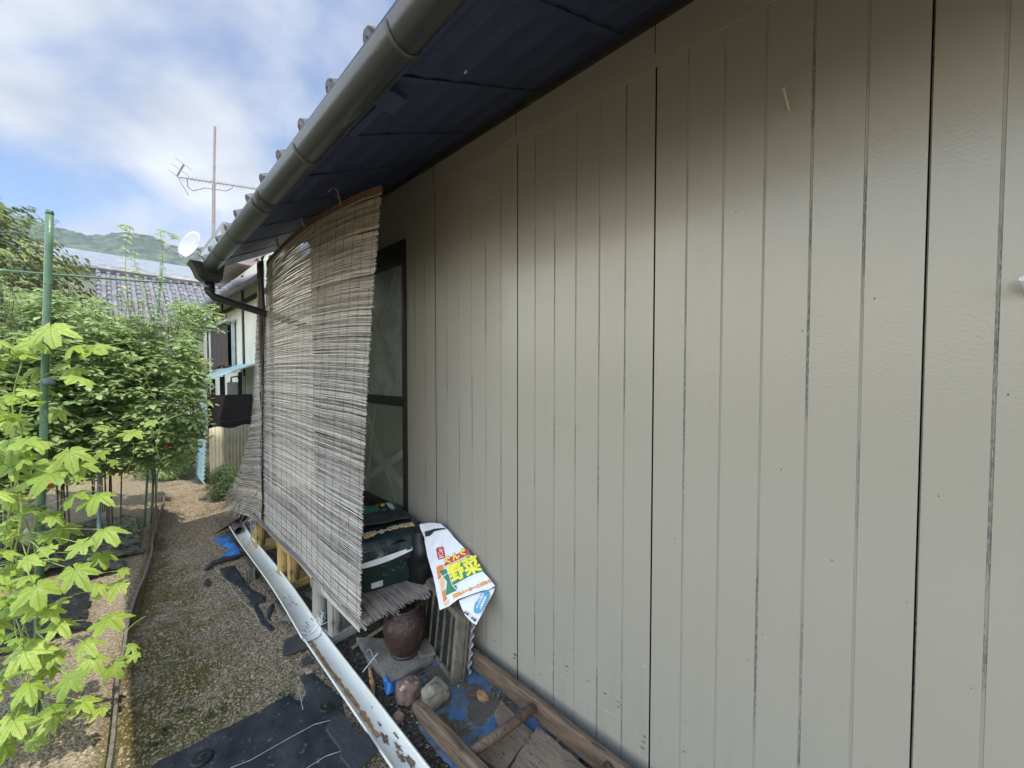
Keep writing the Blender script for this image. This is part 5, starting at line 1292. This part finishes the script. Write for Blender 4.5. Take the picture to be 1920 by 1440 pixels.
def bush(name,label,c,r,n_,m,ls,cat='bush',wd=.5,stem=True,group=None,up_=0,drop=0,seed=0,clump=2.5):
    t=thing(name,label,cat,(c[0],c[1],max(0,c[2]-r[2])),group); mb=MB()
    for k in range(n_):
        while True:
            u=Vector((rnd(-1,1),rnd(-1,1),rnd(-1,1)))
            if u.length<1: break
        q=u.normalized()*(u.length**.4)
        p=Vector((c[0]+q.x*r[0],c[1]+q.y*r[1],c[2]+q.z*r[2]))
        nz_=noise.noise(p*(clump/max(r))+Vector((seed,0,0)))
        p+= u.normalized()*nz_*.35*max(r)
        if nz_<-.32: continue
        sleaf(mb,p,Vector((q.x+rnd(-.6,.6),q.y+rnd(-.6,.6),.9+q.z)),Vector((q.x+rnd(-1,1),q.y+rnd(-1,1),rnd(-1,.6)+up_)),ls*rnd(.6,1.3),wd)
    mb.build('crown',m,t)
    if stem:
        b=MB()
        for j in range(5): a=rnd(0,6.28); b.tube([(c[0],c[1],0),(c[0]+r[0]*.25*math.cos(a),c[1]+r[1]*.25*math.sin(a),c[2]*.5),(c[0]+r[0]*.7*math.cos(a),c[1]+r[1]*.7*math.sin(a),c[2]+r[2]*.3)],[.03*max(r),.02*max(r),.006*max(r)],6)
        b.build('trunk',M['trunk'],t)
    return t
bush('fern_bush','dense green ferny bush between the shed and the bunched blind',(-.40,6.55,.21),(.17,.30,.24),2600,M['fern'],.05,'bush',.22,up_=.4)
bush('garden_bush','low leafy plants beside the path before the shed',(-.82,8.6,.35),(.32,.55,.38),2200,M['tleaf'],.07,'bush')
gb=thing('grass_clump','tuft of long narrow leaves rising over the low plants by the shed','plant',(-.75,8.7,.3)); mb=MB()
for k in range(80):
    a=rnd(0,6.28); s_=rnd(.3,.75); p=Vector((-.75+rnd(-.15,.15),8.7+rnd(-.15,.15),.3)); q=p+Vector((math.cos(a)*s_*.5,math.sin(a)*s_*.5,s_)); mb.tube([p,(p+q)/2+Vector((0,0,.1)),q],[.008,.006,.001],3,sq=.3)
mb.build('blades',M['tleaf'],gb)
bush('broadleaf_tree','big broadleaf tree with pale and dark leaf clumps beyond the garden at left',(-4.7,15.5,3.4),(2.9,2.6,2.75),36000,M['dleaf'],.14,'tree',.55,seed=3,clump=6)
bush('garden_shrub','tall green shrub standing before the far tiled houses',(-1.75,12.5,1.9),(.85,.8,1.25),4500,M['tleaf'],.12,'shrub',seed=5)
bush('garden_shrub','leafy shrub in front of the orange door beyond the tomatoes',(-.75,11.2,1.2),(.45,.6,1.1),2200,M['tleaf'],.10,'shrub',seed=8)
# ---------------- neighbour house ----------------
NX=.2
NB=thing('neighbour_house','white plastered neighbouring house with dark posts and brown curtained window','house',(NX,9,0))
mb=MB(); mb.box((NX,6.4,0),(5,12.3,3.55)); mb.build('wall',M['plaster'],NB)
for y in (6.42,8.12,9.85,11.6): mb=MB(); mb.box((NX-.02,y,0),(NX-.002,y+.10,3.5)); mb.build('post',M['timber'],NB)
mb=MB(); mb.box((NX-.022,6.4,2.98),(NX-.003,12.3,3.06)); mb.build('beam',M['timber'],NB)
mb=MB(); mb.prism([(NX,6.9,3.30),(-.12,6.9,3.0),(-.12,6.9,3.06),(NX,6.9,3.38),(2.6,6.9,4.6),(5,6.9,3.4)],(0,4.0,0)); rf=mb.build('roof',M['timber'],NB)
mb=MB(); mb.box((-.16,6.85,2.98),(-.122,10.95,3.05)); mb.build('eave_board',M['timber'],NB)
for k in range(13):
    y=7.05+k*.3; mb=MB(); mb.tube([(-.16,y,3.10),(2.6,y,4.68)],.06,8); mb.build('roof_tile',M['rooff'],NB,smooth=True)
# window
mb=MB(); wy0,wy1,wz0,wz1=8.75,10.9,1.85,2.72
mb.box((NX-.07,wy0,wz0-.05),(NX-.022,wy1,wz0)); mb.box((NX-.16,wy0-.05,wz1),(NX-.022,wy1,wz1+.05)); mb.box((NX-.07,wy0,wz0),(NX-.022,wy0+.05,wz1)); mb.box((NX-.07,wy1-.05,wz0),(NX-.022,wy1,wz1)); mb.box((NX-.07,9.75,wz0),(NX-.022,9.8,wz1))
wn=mb.build('window',M['alu'],NB); mb=MB(); mb.box((NX-.04,wy0+.05,wz0),(NX-.025,wy1-.05,wz1)); mb.build('pane',M['brown'],wn)
mb=MB(); mb.grid(lambda u,v: Vector((NX-.10+.02*math.sin(u*26)-.05*(1-v)*0,lerp(8.95,10.7,u),lerp(wz0+.02+.04*math.sin(u*5),wz1-.02,v))),60,6)
mb.build('curtain',M['curtain'],wn,smooth=True)
mb=MB(); mb.tube([ax_(401,560,NX-.05),ax_(400,700,NX-.05)],.02,8); mb.tube([ax_(425,592,NX-.05),ax_(420,605,NX-.05),ax_(410,612,NX-.05),ax_(403,605,NX-.05)],.012,6); mb.build('cable_pipe',M['gutterdark'],NB)
mb=MB(); mb.box((NX-.03,11.75,0),(NX-.004,12.25,2.0)); mb.build('door',M['terra'],NB)
# louvred dormer on its roof
mb=MB(); lz=ay(418,415,8.0).z; lx=ay(418,415,8.0).x
mb.box((lx,8.0,lz-.66),(lx+1.2,10.2,lz)); dm=mb.build('dormer',M['pole'],NB)
mb=MB()
for k in range(2): mb.box((lx-.008,8.12,lz-.62+k*.29),(lx-.001,10.1,lz-.62+k*.29+.23))
mb.build('panel',M['alu'],dm); mb=MB(); mb.box((lx+.14,7.992,lz-.34),(lx+.6,7.999,lz-.12)); mb.build('vent',M['brown'],dm)
# dish and antenna
dc=ay(354,458,8.8)
DS=thing('satellite_dish','pale grey satellite dish on the neighbouring roof, facing left','satellite dish',tuple(dc))
an=(Vector((-1,-.55,.35))).normalized()
n_,t_,s_=frame(an,(0,0,1)); mb=MB()
mb.grid(lambda u,v: dc+(t_*math.sin(2*math.pi*u)*.27*v+s_*math.cos(2*math.pi*u)*.24*v)-n_*(.05*(1-v*v)),32,6); mb.build('reflector',M['dish'],DS,smooth=True,solid=.006)
mb=MB(); lnb=ay(313,462,8.6); mb.tube([dc-t_*.26,lnb],.012,6); mb.build('feed_arm',M['dish'],DS)
mb=MB(); mb.tube([lnb+Vector((0,0,-.05)),lnb,lnb+Vector((0,0,.04))],[.02,.035,.04],10); mb.build('receiver',M['dish'],DS)
mb=MB(); mb.tube([dc-n_*.06,dc-n_*.16+Vector((.05,0,-.02)),ay(372,478,8.8),ay(386,485,8.8),ay(400,484,8.8)],.018,8); mb.build('mount',M['pole'],DS)
AY=11
AN=thing('tv_antenna','tall roof antenna mast with long toothed boom against the sky','antenna',tuple(ay(401,440,AY)))
mb=MB(); mb.tube([ay(400,455,AY),ay(401,345,AY)],.034,8); mb.tube([ay(401,345,AY),ay(403,238,AY)],.026,8); mb.build('mast',M['pole'],AN)
mb=MB(); A0=ay(335,332,AY); A1=ay(486,355,AY+.3); mb.tube([A0,A1],.013,6); mb.build('boom',M['pole'],AN)
mb=MB()
for k in range(22):
    p=A0.lerp(A1,.1+.9*k/21); mb.tube([p+Vector((.02,-.06,.035)),p+Vector((-.02,.06,-.035))],.005,4)
mb.build('element',M['pole'],AN)
mb=MB(); c_=ay(332,330,AY)
mb.tube([c_,ay(345,308,AY)],.022,4,sq=.4); mb.tube([c_,ay(354,367,AY)],.018,4,sq=.4)
for f in (.5,1): 
    q=c_.lerp(ay(345,308,AY),f); mb.tube([q+Vector((-.14,.05,.1)),q+Vector((.14,-.05,-.1))],.006,4)
mb.tube([c_+Vector((-.14,.05,.1)),c_+Vector((.14,-.05,-.1))],.006,4)
mb.build('reflector',M['pole'],AN)
mb=MB(); mb.tube([ay(351,335,AY),ay(352,350,AY),ay(362,358,AY),ay(385,352,AY),ay(400,354,AY),ay(425,358,AY),ay(436,352,AY),ay(437,346,AY)],.011,6); mb.build('support_loop',M['pole'],AN)
# ---------------- shed ----------------
SH=thing('lean_to_shed','small lean-to shed with pale aqua roof and cream corrugated sheet','shed',(-.1,7.8,0))
mb=MB(); a=Vector((-.53,7.42,1.60)); b=Vector((NX-.025,7.42,1.89))
mb.prism([a,b,b+Vector((0,0,.022)),a+Vector((0,0,.022))],(0,1.15,0)); mb.build('roof',M['aqua'],SH)
mb=MB()
for (x,y) in ((-.37,7.56),(-.25,7.60),(.0,7.62)): mb.box((x,y,.0),(x+.05,y+.05,1.62+.3*(x+.5)))
mb.build('post',M['darkwood'],SH)
mb=MB(); mb.grid(lambda u,v: Vector((lerp(-.42,.12,u),7.5+.012*math.sin(u*70),lerp(.02,.88+.02*math.sin(u*9),v))),120,4); mb.build('front_sheet',M['corr'],SH,smooth=True,solid=.003)
mb=MB(); mb.box((-.345,7.55,.80),(.17,7.58,1.40)); mb.box((-.345,7.58,.80),(-.32,8.3,1.40)); mb.build('dark_board',M['darkwood'],SH)
mb=MB(); mb.grid(lambda u,v: Vector((-.44+.0*u,lerp(7.52,8.3,u),lerp(.85,1.50,v))),4,4); mb.build('side_board',M['aqua'],SH,solid=.012)
mb=MB(); mb.grid(lambda u,v: Vector((-.45-.05*(1-v)+.012*math.sin(v*80),lerp(7.52,8.3,u),lerp(.02,.845,v))),4,90); mb.build('side_sheet',M['aqua'],SH,smooth=True,solid=.003)
mb=MB(); mb.tube([(-.46,8.2,1.25),(-.455,7.49,1.0),(-.2,7.47,.98),(.1,7.47,1.0)],.008,5); mb.build('strap',M['blk'],SH)
ME=thing('gas_meter','grey meter box with pipes inside the shed opening','meter',(.0,7.75,1.5)); mb=MB(); mb.box((-.13,7.68,1.38),(.06,7.8,1.60),bev=.01); mb.build('case',M['alu'],ME); mb=MB(); mb.tube([(-.08,7.74,1.6),(-.08,7.74,1.68),(.0,7.74,1.7),(.04,7.74,1.66),(.04,7.74,1.6)],.015,8); mb.tube([(.1,7.74,1.7),(.1,7.74,1.3)],.018,8); mb.build('pipe',M['alu'],ME)
# ---------------- far houses ----------------
def farhouse(label,x0,x1,y0,y1,ze,zr,roofm,wallm,rib=.28,ov=.5):
    t=thing('tiled_house',label,'house',((x0+x1)/2,y0,0)); ym=(y0+y1)/2
    mb=MB(); mb.box((x0,y0,0),(x1,y1,ze)); mb.build('wall',wallm,t)
    mb=MB(); mb.prism([(x0-ov,y0-ov,ze-.1),(x0-ov,ym,zr),(x0-ov,y1+ov,ze-.1),(x0-ov,y1+ov,ze),(x0-ov,ym,zr+.12),(x0-ov,y0-ov,ze)],(x1-x0+2*ov,0,0)); r=mb.build('roof',roofm,t)
    if rib:
        mb=MB(); n_=int((x1-x0+2*ov)/rib)
        for k in range(n_+1):
            x=x0-ov+k*rib
            for q in range(10):
                f0,f1=q/10,(q+1.15)/10; mb.tube([(x,lerp(y0-ov,ym,f0),lerp(ze,zr+.12,f0)+.05),(x,lerp(y0-ov,ym,f1),lerp(ze,zr+.12,f1)+.01)],.055,6)
        mb.build('roof_tile',roofm,r)
        mb=MB(); mb.tube([(x0-ov,ym,zr+.2),(x1+ov,ym,zr+.2)],.16,8); mb.build('ridge',roofm,r)
    mb=MB()
    for k in range(2):
        xx=lerp(x0,x1,.2+.45*k); mb.box((xx,y0-.02,1.2),(xx+1.0,y0-.004,2.3))
    mb.build('window',M['brown'],t)
    return t
farhouse('far white walled house with a wavy grey tiled roof',-1.1,2.2,14.8,19.0,3.2,4.7,M['rooff'],M['plaster'],.2)
farhouse('far house with long pale grey metal roof behind the big tree',-3.2,1.7,21.5,27.5,5.75,6.9,M['roofm'],M['plaster'],0,.6)
bush('garden_shrub','yellow green foliage growing over the tiled house corner',(-.02,12.6,3.0),(.30,.4,.55),900,M['tleaf'],.09,'shrub',seed=11)
# ---------------- hills ----------------
ridge=[(-900,330),(-400,360),(0,395),(60,408),(110,424),(170,438),(200,441),(235,432),(270,436),(310,452),(345,462),(395,462),(460,470),(700,500),(1200,560)]
mb=MB()
def hill(u,v):
    px=lerp(-900,1200,u); 
    for (a,b),(c_,d_) in zip(ridge,ridge[1:]):
        if a<=px<=c_: py=lerp(b,d_,(px-a)/(c_-a)); break
    dist=lerp(130,330,v); r=ray(px,700); r=Vector((r.x,r.y,0)); r/=r.dot(Vector((FW.x,FW.y,0)).normalized())
    top=(700-py)/F*330
    p=CAM+r*dist; h=top*(v**.9)*1.0
    h+= (5*noise.noise(Vector((p.x*.02,p.y*.02,0)))*math.sin(math.pi*min(1,v)) + 3.0*noise.noise(Vector((p.x*.09,p.y*.09,0)))+2.4*(.5-abs(noise.noise(Vector((p.x*.22,p.y*.22,2))))))*min(1,v*4)
    return Vector((p.x,p.y,-1+h))
mb.grid(hill,700,70)
mb.grid(lambda u,v: hill(u,1)+Vector((0,v*200,-v*80)),200,2)
hm=mat('wooded_hill',(.030,.062,.030),(.085,.13,.05),scale=.10,rough=.9,bump=0,detail=9,c4=(.015,.03,.018),c4s=.16,c4t=.5,lo=.42,hi=.58)
tag(mb.build('hills',hm,smooth=True),kind='structure')

# ---------------- haze ----------------
hz_m=bpy.data.materials.new('haze_air'); hz_m.use_nodes=True; t=hz_m.node_tree; t.nodes.clear(); o_=t.nodes.new('ShaderNodeOutputMaterial'); pv=t.nodes.new('ShaderNodeVolumePrincipled')
pv.inputs['Color'].default_value=(.80,.88,1,1); pv.inputs['Density'].default_value=HAZE; pv.inputs['Anisotropy'].default_value=.2; t.links.new(pv.outputs[0],o_.inputs['Volume'])
mb=MB(); mb.box((-1600,-1600,-90),(1600,1600,75)); tag(mb.build('haze',hz_m),'thin pale summer haze hanging in the air toward the hills','haze',kind='stuff')
